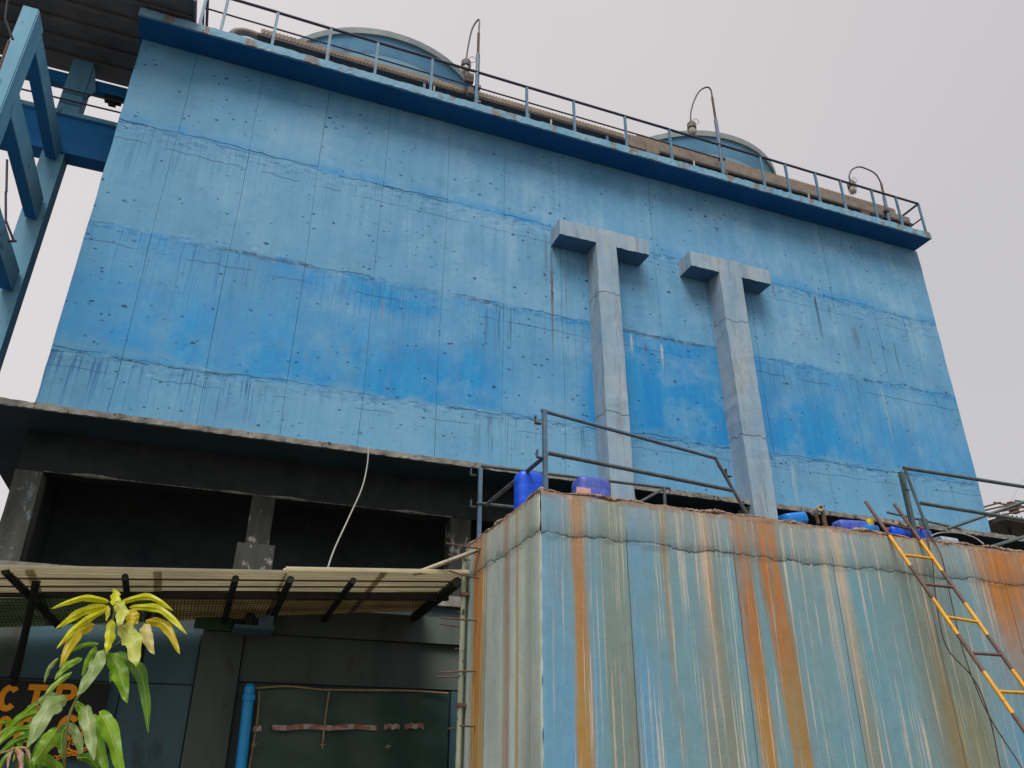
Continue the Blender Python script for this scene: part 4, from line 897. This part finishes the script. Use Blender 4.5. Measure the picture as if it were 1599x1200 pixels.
sb = [(843, BL), (892, BL), (898, BRN), (914, BRN), (922, BL), (940, BG), (946, OL), (985, lin(120, 130, 122)), (992, BL), (1060, BG), (1075, BG), (1090, lin(128, 136, 132)), (1130, OL), (1140, BG), (1158, BG), (1162, DBR), (1180, DBR), (1186, BG), (1205, BG), (1211, BRN), (1233, lin(150, 112, 56)), (1239, BG), (1310, BG), (1322, lin(150, 140, 118)), (1334, OL), (1345, BG), (1400, BG), (1440, lin(134, 126, 94)), (1458, KH), (1500, KH), (1520, BL), (1560, lin(90, 146, 172))]
sb = [(X_(p), c) for p, c in sb]
LO, HI = 3.3, 12.0
cream = [(X_(p, 900), v) for p, v in ((843, 0.1), (868, 0.4), (905, 0.95), (935, 0.6), (980, 0.5), (1000, 0.8), (1060, 0.9), (1120, 1.0), (1165, 0.6), (1215, 0.45), (1240, 1.0), (1300, 1.0), (1400, 1.0), (1440, 0.9), (1520, 0.6), (1560, 0.25), (1600, 0.3))]
M['tank_front'] = tank_material('stained_tank_front', 'x', sa2, sb, LO, HI, cream, [4.42, 5.87, 7.35, 8.85, 10.3], 4.02, [(X_(893), X_(915), X_(896), X_(914), 0.6, -1.0), (X_(1150), X_(1186), X_(1163), X_(1180), 0.92, -1.0), (X_(1184), X_(1226), X_(1208), X_(1234), 0.92, -1.0), (X_(1104), X_(1114), X_(1116), X_(1126), 0.35, 1.0), (X_(1040), X_(1047), X_(1046), X_(1052), 0.45, 1.0), (X_(1536), X_(1700), X_(1580), X_(1620), 0.75, 2.9), (X_(1440), X_(1452), X_(1446), X_(1456), 0.35, 0.5)])
PG = lin(198, 212, 200); PW = lin(188, 204, 202)
ss = [(8.0, PG), (8.35, lin(160, 172, 162)), (8.62, PG), (8.72, lin(176, 152, 96)), (8.78, PG), (8.95, PW), (9.0, lin(170, 148, 132)), (9.16, lin(176, 162, 150)), (9.25, PG), (9.8, PW), (9.86, lin(176, 156, 104)), (10.02, lin(190, 150, 84)), (10.12, lin(192, 136, 62)), (10.3, lin(188, 138, 66)), (10.38, lin(150, 172, 172)), (10.55, PW), (10.62, lin(96, 110, 84)), (10.75, lin(130, 140, 120))]
M['tank_side'] = tank_material('stained_tank_side', 'y', ss, ss, 7.9, 10.8, [(8, 0.35), (8.8, 0.7), (9.8, 0.8), (10.3, 1.0), (10.8, 0.6)], [9.83], 4.05, [(10.0, 10.36, 10.02, 10.3, 0.7, -1.0), (9.02, 9.12, 9.04, 9.1, 0.25, -1.0)])
def displaced(nx, nz, fn, mat, nm):
    u = np.linspace(0, 1, nx + 1); v = np.linspace(0, 1, nz + 1); U, Vv = np.meshgrid(u, v); P = fn(U.ravel(), Vv.ravel())
    F = [(j*(nx+1)+i, j*(nx+1)+i+1, (j+1)*(nx+1)+i+1, (j+1)*(nx+1)+i) for j in range(nz) for i in range(nx)]
    return smoothshade(mesh(nm, P, F, mat, tank), 60)
def sn(a, b, s): # cheap smooth noise
    return (np.sin(a*3.1*s+b*1.7*s+1.3) + np.sin(a*7.7*s-b*5.3*s+0.4)*.6 + np.sin(a*17.3*s+b*13.1*s+2.2)*.35 + np.sin(a*39*s-b*31*s)*.2) / 2.15
def relief(a, z):
    top = TZ + 0.018 * sn(a, 0*a, 1.3) + 0.01 * sn(a, 0*a+3, 4)
    return top
def front(U, V):
    x = TX + (13.5 - TX) * U; top = relief(x, None); z = top * V
    y = TY + 0.005 * sn(x, z * 0.4, 0.4) + 0.0008 * sn(x, z, 3)
    y = y - 0.012 * (z > 4.02 + 0.05 * sn(x, x*0, 1.5))
    y = y + np.where(V > 0.995, 0.03, 0) + np.where(U < 0.001, 0.012 + 0.008 * sn(z, z, 5), 0)
    return np.stack([x + np.where(U < 0.001, 0.01, 0), y, z], 1)
def side(U, V):
    y = TY + (10.72 - TY) * (1 - U); top = relief(y + 7, None); z = top * V
    x = TX + 0.005 * sn(y, z * 0.4, 0.4) + 0.0008 * sn(y, z, 3) - 0.012 * (z > 4.05 + 0.05 * sn(y, y*0, 1.5))
    x = x + np.where(V > 0.995, 0.03, 0) + np.where(U > 0.999, 0.012 + 0.008 * sn(z, z, 5), 0)
    return np.stack([x, y + np.where(U > 0.999, 0.01, 0), z], 1)
displaced(330, 120, front, M['tank_front'], 'front_wall')
displaced(80, 120, side, M['tank_side'], 'side_wall')
part('inner_body', M['raw'], lambda b: b.box((TX + 0.03, TY + 0.03, 0), (13.5, 10.70, TZ - 0.035)), tank)
# crumbling mortar rim: irregular lumps
def crust(p0, p1, n, seed, nm='mortar_rim'):
    r_ = np.random.default_rng(seed); p0 = Vector(p0); p1 = Vector(p1); d = (p1 - p0).normalized(); s_ = d.cross(Vector((0, 0, 1)))
    V = []; F = []; m_ = 9; L = (p1 - p0).length
    k1, k2, k3 = r_.uniform(0, 6, 3)
    for i in range(n + 1):
        u = i / n; c = p0.lerp(p1, u); q = u * L
        rad = 0.020 + 0.008 * math.sin(q * 5 + k1) + 0.005 * math.sin(q * 17 + k2)
        hz = 0.014 * math.sin(q * 3.1 + k2) + 0.010 * math.sin(q * 11 + k3)
        for k in range(m_):
            a = 2 * math.pi * k / m_; rr_ = rad * (1 + r_.uniform(-0.38, 0.38))
            V.append(c + s_ * (math.cos(a) * rr_ * 1.15) + Vector((0, 0, math.sin(a) * rr_ * 0.9 + hz)) + d * r_.uniform(-.006, .006))
    for i in range(n):
        for k in range(m_): k2_ = (k+1) % m_; F.append((i*m_+k, i*m_+k2_, (i+1)*m_+k2_, (i+1)*m_+k))
    F += [tuple(range(m_)), tuple(n*m_+k for k in range(m_-1, -1, -1))]
    return mesh(nm, V, F, M['crust'], tank)
crust((TX + 0.0, TY + 0.02, TZ - 0.005), (13.5, TY + 0.02, TZ - 0.005), 640, 1)
crust((TX + 0.02, TY + 0.0, TZ - 0.005), (TX + 0.02, 10.7, TZ - 0.005), 190, 2)
# spalled corner chips and rebar
for (y, z, L_, dz_, r_) in ((10.06, 4.34, 0.50, 0.02, .011), (10.14, 3.96, .42, .06, .011), (10.17, 3.42, .50, .0, .012), (10.62, 3.40, .38, .02, .010), (10.20, 2.80, .46, -.04, .012), (10.62, 2.77, .40, -.02, .010), (10.15, 2.15, .20, 0, .012), (10.6, 2.14, .22, 0, .010), (10.5, 4.28, .34, .05, .010), (10.66, 3.12, .14, .0, .010), (10.66, 3.6, .12, .0, .010)):
    part('rebar_stub', M['rust'], lambda b: b.tube([(TX + 0.03, y, z), (TX - L_ * .5, y + .01, z + dz_ * .4), (TX - L_, y - 0.02, z + dz_)], r_, 6), tank)
dp = thing('drain_pipe', 'mossy pale pipe running down the back corner of the tank side', 'pipe', (3.28, 10.6, 0))
part('pipe_run', M['green_pipe'], lambda b: b.tube([(3.27, 10.55, 0), (3.27, 10.55, 4.3)], 0.035, 10), dp)
for z in (1.0, 2.4, 3.8): part('clip', M['rust'], lambda b: b.box((3.22, 10.50, z), (3.34, 10.60, z + 0.04)), dp)

# ------------------------------------------------------------------ tank railings
tr1 = thing('tank_railing', 'steel blue pipe railing at the near left corner of the tank top', 'railing', (4.5, 8.1, 4.53))
def angle_post(b, x, y, z0, z1, s_=0.05, th=0.008):
    b.box((x, y, z0), (x + s_, y + th, z1)); b.box((x, y + th, z0), (x + th, y + s_, z1))
RY = 8.05
part('post', M['rail_steel'], lambda b: angle_post(b, at(850, 768, RY).x, RY, TZ - 0.02, 5.56), tr1)
def pipe(a, c, r_, mat, nm, par): return smoothshade(MB().tube([Vector(a), Vector(c)], r_, 12).build(nm, mat, par), 50)
pipe(at(845, 641, RY + .06), at(1119, 716, RY + .06), 0.026, M['rail_steel'], 'top_rail', tr1)
pipe(at(857, 708, RY + .06), at(1143, 766, RY + .06), 0.026, M['rail_grey'], 'mid_rail', tr1)
pipe(at(1116, 714, RY + .05), at(1166, 803, RY + .05), 0.022, M['rail_grey'], 'end_brace', tr1)
def clampb(p, par, mat): 
    part('clamp', mat, lambda b: (b.box((p.x - .05, p.y, p.z - .05), (p.x - .04, p.y + .06, p.z + .05)), b.box((p.x - .04, p.y, p.z - .05), (p.x + .03, p.y + .06, p.z - .04))), par)
clampb(at(843, 655, RY), tr1, M['rust']); clampb(at(846, 708, RY), tr1, M['rail_steel']); clampb(at(1140, 738, RY + .05), tr1, M['rust'])
pipe((TX + .12, RY + .02, 4.99), (TX + .10, 10.2, 5.0), 0.026, M['rail_grey'], 'side_rail', tr1)
tr2 = thing('rear_railing', 'thin grey railing along the far side of the tank top before the dark bay', 'railing', (5, 10.2, 4.53))
RB = 10.2
part('post', M['rail_steel'], lambda b: angle_post(b, at(747, 800, RB).x, RB, TZ - 0.02, 5.55), tr2)
pipe(at(752, 728, RB), at(1046, 763, RB), 0.022, M['rail_grey'], 'top_rail', tr2)
pipe(at(745, 786, RB), at(1010, 815, RB), 0.022, M['rail_grey'], 'mid_rail', tr2)
part('post', M['rail_grey'], lambda b: b.tube([at(1037, 762, RB), at(1039, 800, RB)], 0.025, 8), tr2)
pipe(at(1034, 765, RB), at(985, 792, 9.3), 0.02, M['rail_grey'], 'brace', tr2)
clampb(at(741, 737, RB), tr2, M['rail_grey']); clampb(at(741, 786, RB), tr2, M['rail_grey'])
tr3 = thing('tank_railing', 'green grey pipe railing at the right end of the tank top above the ladder', 'railing', (10, 8.1, 4.53))
part('post', M['green_steel'], lambda b: angle_post(b, at(1421, 800, RY).x, RY, TZ - 0.05, 5.50, .06), tr3)
part('slanted_post', M['green_steel'], lambda b: b.bar(at(1413, 733, RY + .07), at(1454, 843, RY + .07), 0.05, 0.012, (0, 1, 0)), tr3)
pipe(at(1411, 731, RY + .1), at(1640, 767, RY + .1), 0.028, M['green_steel'], 'top_rail', tr3)
pipe(at(1438, 786, RY + .1), at(1640, 819, RY + .1), 0.028, M['green_steel'], 'mid_rail', tr3)
clampb(at(1418, 760, RY - .01), tr3, M['green_steel'])
part('base_gusset', M['green_steel'], lambda b: b.box(tuple(at(1437, 822, RY + .08)), tuple(at(1437, 822, RY + .08) + Vector((.16, .01, .12)))), tr3)
pipe(at(1480, 826, 9.2), at(1640, 770, 8.4), 0.026, M['green_steel'], 'cross_brace', tr3)
pipe(at(1385, 800, 10.1), at(1500, 826, 9.2), 0.024, M['green_steel'], 'rear_rail', tr3)
pipe(at(1545, 855, 8.4), at(1640, 826, 9.6), 0.024, M['green_steel'], 'low_brace', tr3)
tag(smoothshade(MB().tube(smooth_path([at(1452, 838, 8.1), at(1470, 832, 8.3), at(1500, 833, 8.5), at(1522, 840, 8.4), at(1536, 850, 8.2)], 6), 0.009, 6).build('loose_cable', M['wire'])), 'pale cable arching over the tank top behind the ladder', 'cable')

# ------------------------------------------------------------------ jerrycans
def loft(b, secs, n=28, pw=4.0):
    V = []; F = []
    for (c, ax, ay, hx, hy) in secs:
        for k in range(n):
            a = 2 * math.pi * k / n; ca, sa_ = math.cos(a), math.sin(a)
            ex = math.copysign(abs(ca) ** (2 / pw), ca) * hx; ey = math.copysign(abs(sa_) ** (2 / pw), sa_) * hy
            V.append(Vector(c) + ax * ex + ay * ey)
    for i in range(len(secs) - 1):
        for k in range(n): k2 = (k+1) % n; F.append((i*n+k, i*n+k2, (i+1)*n+k2, (i+1)*n+k))
    F += [tuple(range(n-1, -1, -1)), tuple((len(secs)-1)*n+k for k in range(n))]
    b.add(V, F)
def jerry(base, axis, right, wx, wy, h, mat, label, cap=None, group='plastic jerrycans on the tank top', label_patch=False, top=True):
    t = thing('jerrycan', label, 'jerrycan', base, group)
    A = Vector(axis).normalized(); Rr = (Vector(right) - A * Vector(right).dot(A)).normalized(); U = A.cross(Rr); B = Vector(base)
    b = MB(); S_ = []
    for f, s_ in ((0, .86), (.03, .96), (.07, 1), (.30, 1), (.32, .992), (.35, .992), (.37, 1), (.62, 1), (.64, .992), (.67, .992), (.69, 1), (.86, 1), (.92, .98), (.96, .93), (.985, .85), (1.0, .66)):
        S_.append((B + A * (h * f), Rr, U, wx / 2 * s_, wy / 2 * s_))
    loft(b, S_); smoothshade(b.build('can_body', mat, t), 50)
    T_ = B + A * h
    if not top: return t
    hp = [T_ - Rr * wx * .18 - A * .01, T_ - Rr * wx * .16 + A * .035, T_ + Rr * wx * .10 + A * .035, T_ + Rr * wx * .12 - A * .01]
    smoothshade(MB().tube(smooth_path(hp, 4), 0.013, 8).build('handle', mat, t))
    smoothshade(MB().lathe(T_ + Rr * wx * .27 - A * .03, [(0.001, 0.06), (0.028, 0.058), (0.03, 0.0)], 14, A).build('cap', cap or mat, t), 40)
    if label_patch:
        p = B + A * h * .5 - U * (-wy / 2 - .003) * (-1)
        part('paper_label', M['label_pink'], lambda b: b.bar(p - Rr * wx * .22, p + Rr * wx * .22, 0.004, h * .3, A), t)
    return t
Zt = TZ + 0.0
p = at(828, 780, 8.75)
jerry((p.x + .0, 8.8, TZ - 0.03), (0.0, 0, 1), (1, 0, 0), 0.34, 0.28, 0.50, M['jerry'], 'bright blue upright jerrycan at the left corner of the tank top', top=False)
p = at(923, 765, 8.6)
jc = jerry((p.x - .0, 8.62, TZ - 0.03), (0.06, 0.06, 1), (1, 0, 0), 0.46, 0.34, 0.46, M['jerry_purple'], 'faded violet blue jerrycan with a pink label beside the left T pillar foot', label_patch=False)
q1 = at(911, 767, 8.42); part('paper_label', M['label_pink'], lambda b: b.box((q1.x - .10, q1.y - 0.02, q1.z - .05), (q1.x + .09, q1.y - 0.012, q1.z + .035)), jc)
jerry(at(1222, 800, 8.45) + Vector((0, 0, -.12)), (1, 0.1, 0.22), (0, 0, 1), 0.17, 0.22, 0.36, M['jerry_sky'], 'bright sky blue jerrycan lying on its side beside the pipe bracket')
jerry(at(1347, 818, 8.4) + Vector((0, 0, -.09)), (-1, 0.1, -0.03), (0, 0, 1), 0.22, 0.24, 0.44, M['jerry_purple'], 'dull violet jerrycan lying between the pipe bracket and the yellow capped can')
jerry(at(1352, 824, 8.25) + Vector((0, 0, -.02)), (1, 0.3, 0.05), (0, 0, 1), 0.12, 0.16, 0.22, M['jerry_sky'], 'small blue jerrycan with a yellow cap left of the ladder top', cap=M['yellow_cap'])
yc = at(1358, 815, 8.3); smoothshade(MB().lathe((yc.x, yc.y, yc.z - .03), [(0.001, 0.065), (0.05, 0.06), (0.055, 0.0), (0.03, -0.05)], 16).build('spout_cap', M['yellow_cap'], THINGS[-1]))
jerry(at(1425, 828, 8.3) + Vector((0, 0, -.06)), (-1, 0.15, 0.0), (0, 0, 1), 0.15, 0.2, 0.40, M['jerry'], 'deep blue jerrycan lying between the two ladder rails', cap=M['red_cap'])
jerry(at(1427, 832, 8.5) + Vector((0, 0, -.05)), (1, 0.1, 0.05), (0, 0, 1), 0.19, 0.22, 0.26, M['jerry'], 'blue jerrycan with red spots right of the ladder by the slanted post', cap=M['red_cap'])
rs = at(1440, 827, 8.36); smoothshade(MB().lathe((rs.x, rs.y, rs.z), [(0.001, 0.03), (0.03, 0.028), (0.032, 0.0)], 12).build('lid', M['red_cap'], THINGS[-1]))
jerry(at(1462, 841, 8.35) + Vector((0, 0, -.03)), (1, 0.1, 0.02), (0, 0, 1), 0.10, 0.2, 0.36, M['white_plastic'], 'cloudy white jerrycan behind the arching cable')
pb = thing('pipe_bracket', 'rusty bracket holding a short cream pipe on the tank rim', 'bracket', at(1280, 810, 8.1))
a_ = at(1275, 796, 8.15)
part('pipe_stub', M['cream_pipe'], lambda b: b.lathe((a_.x, a_.y - .08, a_.z), [(0.001, .02), (.026, .02), (.028, 0), (.042, 0), (.042, .22), (.001, .22)], 14, (0.25, 1, 0)), pb)
part('strap', M['rust'], lambda b: (b.bar(at(1283, 793, 8.12), at(1289, 822, 8.12), 0.05, 0.03, (0, 1, 0)), b.bar(at(1274, 802, 8.12), at(1278, 818, 8.12), 0.03, 0.03, (0, 1, 0))), pb)

# ------------------------------------------------------------------ ladder
ld = thing('ladder', 'yellow and brown painted pipe ladder leaning on the tank front', 'ladder', (8.4, 5.5, 0))
fy_ = 5.5; sl = (8 - fy_) / 4.55
def lp(px, py, off=0.0):
    c = ((px - 799.5), (py - 600.0), FPX); r = [sum(RM[i][k] * c[k] for k in range(3)) for i in range(3)]
    t_ = (fy_ + sl * 1.6) / (r[1] - sl * r[2]); return Vector((r[0] * t_, r[1] * t_, 1.6 + r[2] * t_))
A0, A1 = lp(1352, 784), lp(1599, 1140); B0, B1 = lp(1397, 788), lp(1599, 1072)
A1 = A0 + (A1 - A0) * (A0.z / (A0.z - A1.z)); B1 = B0 + (B1 - B0) * (B0.z / (B0.z - B1.z))
def painted(P, Q, bands, r_, nm):
    for u0, u1, mt in bands:
        smoothshade(MB().tube([P.lerp(Q, u0), P.lerp(Q, u1)], r_, 12).build(nm, M[mt], ld), 50)
la = (A1 - A0).length
def frac(P, Q, px, py): # nearest fraction on the leg seen at a picture point
    p_ = lp(px, py); return max(0, min(1, (p_ - P).dot(Q - P) / (Q - P).length_squared))
def bands(P, Q, marks):
    out = []; u = 0; m_ = 'ladder_brown'
    for px, py in marks:
        f_ = frac(P, Q, px, py); out.append((u, f_, m_)); u = f_; m_ = 'ladder_yellow' if m_ == 'ladder_brown' else 'ladder_brown'
    while u < 1: f_ = min(1, u + 0.12); out.append((u, f_, m_)); u = f_; m_ = 'ladder_yellow' if m_ == 'ladder_brown' else 'ladder_brown'
    return out
painted(A0, A1, bands(A0, A1, [(1393, 838), (1426, 885), (1463, 936), (1500, 992), (1540, 1050), (1585, 1115)]), 0.024, 'side_rail')
painted(B0, B1, bands(B0, B1, [(1436, 845), (1474, 893), (1509, 943), (1548, 993), (1584, 1047)]), 0.024, 'side_rail')
dx_ = (A1 - A0).normalized()
for i, ((q1x, q1y), (q2x, q2y)) in enumerate((((1375, 816), (1418, 826)), ((1418, 868), (1459, 873)), ((1452, 914), (1492, 918)), ((1488, 965), (1528, 972)), ((1525, 1021), (1570, 1024)), ((1568, 1081), (1610, 1083)), ((1610, 1148), (1660, 1150)))):
    P = A0.lerp(A1, frac(A0, A1, q1x, q1y)); Q = B0.lerp(B1, frac(B0, B1, q2x, q2y))
    smoothshade(MB().tube([P, Q], 0.019, 10).build('rung', M['ladder_yellow' if i % 2 else 'ladder_brown'], ld), 50)
cb = [[(1445, 830, 8.0), (1456, 880, 7.93), (1462, 940, 7.9), (1478, 1010, 7.88), (1520, 1060, 7.85), (1545, 1120, 7.83), (1562, 1200, 7.8)],
      [(1450, 832, 8.0), (1470, 870, 7.93), (1488, 950, 7.9), (1505, 1020, 7.85), (1540, 1110, 7.8), (1590, 1190, 7.7), (1605, 1215, 7.6)]]
for i, c_ in enumerate(cb):
    tag(smoothshade(MB().tube(smooth_path([at(*q) for q in c_], 6), 0.009, 6).build('hanging_cable', M['cable_dark'])), ('dark cable hanging straight down the tank front behind the ladder' if i == 0 else 'dark cable slanting right across the tank front behind the ladder'), 'cable')

# ------------------------------------------------------------------ far platform on the right
fp = thing('steel_platform', 'rusty steel platform with mesh sides and tubes in the distance right of the tower', 'platform', (30, 22, 0))
a_ = at(1541, 805, 22); c_ = at(1660, 822, 22)
part('deck', M['duct_dark'], lambda b: b.bar(at(1538, 818, 22), at(1680, 842, 22), 1.8, 0.16), fp)
part('mesh_panel', M['duct2'], lambda b: b.bar(at(1556, 812, 21.8), at(1680, 833, 21.8), 0.03, 0.42), fp)
for k in range(16): part('slat', M['duct_dark'], lambda b: b.bar(at(1560 + k * 7, 801 + k * 1.15, 21.76), at(1560 + k * 7, 818 + k * 1.15, 21.76), 0.03, 0.03, (0, 1, 0)), fp)
for k, (q, r, s_, t_) in enumerate(((1537, 792, 1562, 785), (1539, 797, 1580, 788), (1540, 803, 1600, 792), (1552, 785, 1610, 795), (1585, 782, 1640, 790), (1582, 788, 1640, 800), (1544, 808, 1600, 798))):
    part('tube', M['rust'], lambda b: b.tube([at(q, r, 21.6), at(s_, t_, 21.6)], 0.035, 7), fp)
for px in (1572, 1596, 1640):
    part('leg', M['rail_dark'], lambda b: b.tube([at(px, 812, 22), Vector((at(px, 812, 22).x, 22, 0))], 0.06, 8), fp)
part('post', M['rust'], lambda b: b.box(tuple(at(1583, 800, 21.6)), tuple(at(1583, 800, 21.6) + Vector((.35, .2, .45)))), fp)
part('guy_wire', M['wire'], lambda b: b.tube([at(1578, 784, 21.6), at(1625, 700, 21.6)], 0.008, 5), fp)

# ------------------------------------------------------------------ mango sapling
mg = thing('mango_sapling', 'young mango plant with drooping yellow and green leaves in front of the sign', 'plant', (-0.9, 3, 0))
def leaf(pts, wpx, mat, Y0=3.0, Y1=None, fold=0.35, twist=0.0, seed=0, wave=1.0, name='leaf'):
    r_ = random.Random(seed); Y1 = Y0 if Y1 is None else Y1
    n = len(pts)
    P = [at(px, py, Y0 + (Y1 - Y0) * i / (n - 1)) for i, (px, py) in enumerate(pts)]
    P = smooth_path(P, 7); N_ = len(P); dist = (P[0] - CAM).length; wd = 1.1 * wpx * dist / FPX
    view = (P[0] - CAM).normalized(); V = []; F = []; m_ = 3
    ph1, ph2 = r_.uniform(0, 6), r_.uniform(0, 6)
    for i, p in enumerate(P):
        u = i / (N_ - 1); d = (P[min(i+1, N_-1)] - P[max(i-1, 0)]).normalized()
        s_ = d.cross(view).normalized(); nn = s_.cross(d).normalized()
        if nn.dot(view) > 0: nn = -nn
        ang = twist; s2 = s_ * math.cos(ang) + nn * math.sin(ang); n2 = nn * math.cos(ang) - s_ * math.sin(ang)
        w_ = wd / 2 * 1.75 * (u + 0.01) ** 0.62 * (1 - u) ** 0.95 * (1 + 0.06 * wave * math.sin(u * 23 + ph1)) + 0.0005
        for k in range(-m_, m_ + 1):
            f_ = k / m_; e = abs(f_)
            off = s2 * (w_ * f_ * (1 + 0.09 * wave * math.sin(u * 16 + ph1 + k)))
            dep = n2 * (-fold * w_ * e + 0.09 * wd * wave * e * math.sin(u * 19 + ph2 + (1.5 if k > 0 else 0)))
            V.append(p + off - dep * -1)
    W = 2 * m_ + 1
    for i in range(N_ - 1):
        for k in range(W - 1): F.append((i*W+k, i*W+k+1, (i+1)*W+k+1, (i+1)*W+k))
    o = smoothshade(mesh(name, V, F, mat, mg), 80)
    vein = [P[i] + (P[i] - CAM).normalized() * (-0.0012) for i in range(N_)]
    vo = MB().tube(vein, [0.0013 * (1 - 0.7 * i / N_) for i in range(N_)], 5).build('midrib', M['leaf_p'] if mat not in (M['leaf_y'],) else M['leaf_o'], o)
    return o
LV = [
 ([(171, 940), (130, 934), (80, 951)], 12, 'leaf_y', 3.0, 2.9), ([(167, 947), (128, 956), (88, 982)], 17, 'leaf_y', 3.0, 2.92), ([(167, 952), (124, 976), (89, 1013)], 12, 'leaf_y', 3.0, 2.85),
 ([(148, 976), (120, 990), (93, 1043)], 22, 'leaf_o', 2.98, 2.85), ([(180, 944), (179, 930), (178, 920)], 18, 'leaf_y', 3.02, 3.08), ([(187, 942), (232, 932), (270, 954)], 12, 'leaf_y', 3.0, 2.95),
 ([(202, 949), (250, 952), (292, 991)], 14, 'leaf_y', 2.99, 2.9), ([(228, 970), (258, 978), (281, 1022)], 18, 'leaf_o', 2.99, 2.9), ([(181, 942), (190, 956), (185, 977)], 24, 'leaf_p', 2.93, 2.85),
 ([(199, 953), (205, 965), (206, 980)], 27, 'leaf_o', 2.97, 2.92), ([(188, 976), (207, 1000), (212, 1042)], 34, 'leaf_p', 2.92, 2.84), ([(226, 974), (229, 995), (240, 1022)], 22, 'leaf_b', 2.94, 2.88),
 ([(174, 968), (172, 995), (166, 1020)], 18, 'leaf_y', 2.97, 2.92), ([(168, 946), (168, 957), (166, 970)], 8, 'leaf_o', 2.97, 2.95),
 ([(214, 958), (213, 966), (208, 977)], 9, 'leaf_o', 2.9, 2.9),
 ([(160, 1016), (147, 1045), (120, 1088)], 25, 'leaf_s', 2.95, 2.85), ([(171, 1020), (186, 1050), (198, 1098)], 30, 'leaf_g', 2.96, 2.9), ([(180, 1020), (220, 1052), (232, 1144)], 24, 'leaf_d', 2.99, 2.92),
 ([(154, 1006), (130, 1008), (94, 1025)], 8, 'leaf_g', 2.98, 2.9), ([(128, 1028), (104, 1040), (85, 1062)], 13, 'leaf_g', 3.05, 3.0), ([(91, 1028), (76, 1045), (69, 1067)], 7, 'leaf_s', 3.0, 3.0),
 ([(112, 1050), (85, 1070), (64, 1095)], 9, 'leaf_g', 3.0, 2.95), ([(103, 1092), (75, 1108), (42, 1170)], 33, 'leaf_s', 2.88, 2.78), ([(135, 1102), (140, 1140), (147, 1188)], 23, 'leaf_s', 2.9, 2.82),
 ([(155, 1112), (172, 1145), (192, 1218)], 30, 'leaf_g', 2.88, 2.8), ([(147, 1116), (152, 1160), (172, 1216)], 24, 'leaf_g', 2.92, 2.86), ([(90, 1138), (75, 1160), (50, 1196)], 27, 'leaf_g', 2.95, 2.88),
 ([(96, 1090), (74, 1088), (56, 1102)], 13, 'leaf_s', 2.92, 2.9), ([(64, 1094), (34, 1118), (-4, 1150)], 11, 'leaf_g', 2.95, 2.9), ([(60, 1112), (30, 1124), (-6, 1162)], 11, 'leaf_g', 2.93, 2.9),
 ([(48, 1138), (22, 1142), (-8, 1168)], 12, 'leaf_g', 2.9, 2.85), ([(50, 1150), (24, 1158), (-6, 1182)], 12, 'leaf_d', 2.9, 2.85), ([(72, 1090), (68, 1100), (64, 1108)], 10, 'leaf_g', 2.97, 2.96),
 ([(22, 1168), (16, 1172), (-6, 1178)], 5, 'leaf_r', 2.8, 2.75), ([(22, 1168), (14, 1184), (12, 1200)], 5, 'leaf_r', 2.8, 2.76), ([(24, 1168), (32, 1180), (33, 1215)], 9, 'leaf_r', 2.8, 2.74), ([(24, 1168), (42, 1170), (48, 1192)], 5, 'leaf_r', 2.8, 2.76),
 ([(22, 1170), (4, 1190), (-5, 1215)], 8, 'leaf_d', 2.82, 2.8), ([(120, 1184), (140, 1186), (162, 1215)], 16, 'leaf_d', 3.0, 3.0), ([(60, 1180), (85, 1196), (110, 1225)], 18, 'leaf_g', 2.95, 2.95), ([(40, 1176), (44, 1190), (60, 1225)], 16, 'leaf_d', 2.93, 2.93),
 ([(150, 1010), (138, 1030), (128, 1056)], 12, 'leaf_g', 3.04, 3.04), ([(166, 1018), (176, 1040), (172, 1066)], 14, 'leaf_d', 3.05, 3.03), ([(118, 1096), (128, 1112), (126, 1140)], 14, 'leaf_g', 3.04, 3.02),
 ([(106, 1130), (96, 1150), (98, 1186)], 18, 'leaf_d', 3.05, 3.02), ([(104, 1130), (120, 1150), (128, 1188)], 16, 'leaf_s', 3.04, 3.0), ([(30, 1140), (14, 1128), (-8, 1132)], 8, 'leaf_g', 2.95, 2.9), ([(52, 1130), (38, 1146), (20, 1190)], 12, 'leaf_g', 2.92, 2.88), ([(70, 1150), (60, 1175), (62, 1212)], 18, 'leaf_d', 3.0, 2.97)]
for i, L_ in enumerate(LV):
    leaf(L_[0], L_[1], M[L_[2]], L_[3], L_[4], fold=random.uniform(0.15, 0.5), twist=random.uniform(-0.35, 0.35), seed=i)
def stem(pts, r0, r1):
    P = smooth_path([at(*q) for q in pts], 6); n = len(P)
    smoothshade(MB().tube(P, [r0 + (r1 - r0) * i / (n - 1) for i in range(n)], 8).build('stem', M['stem'], mg))
stem([(181, 944, 3.0), (172, 985, 3.0), (162, 1018, 3.0), (140, 1062, 3.02), (118, 1095, 3.02), (105, 1135, 3.0), (98, 1230, 3.0)], 0.002, 0.005)
stem([(202, 990, 2.98), (180, 1008, 2.98), (163, 1018, 3.0)], 0.0015, 0.003)
stem([(148, 977, 2.98), (160, 984, 2.98), (172, 988, 3.0)], 0.0015, 0.002)
stem([(70, 1094, 2.97), (50, 1125, 2.96), (44, 1160, 2.95), (50, 1230, 2.95)], 0.003, 0.006)
stem([(24, 1168, 2.8), (30, 1240, 2.85)], 0.002, 0.005)
b_ = at(98, 1230, 3.0); mesh_ = MB().tube([b_, Vector((b_.x + .02, 3.02, 0.6)), Vector((b_.x, 3.0, 0.0))], [0.009, 0.014, 0.02], 8); mesh_.build('trunk', M['stem'], mg)

# ------------------------------------------------------------------ put each Empty at its thing's base, parts keep their place
for o in THINGS:
    base = Vector(o['_base']); del o['_base']
    o.location = base
    for ch in o.children: ch.matrix_parent_inverse = Matrix.Translation(-base)
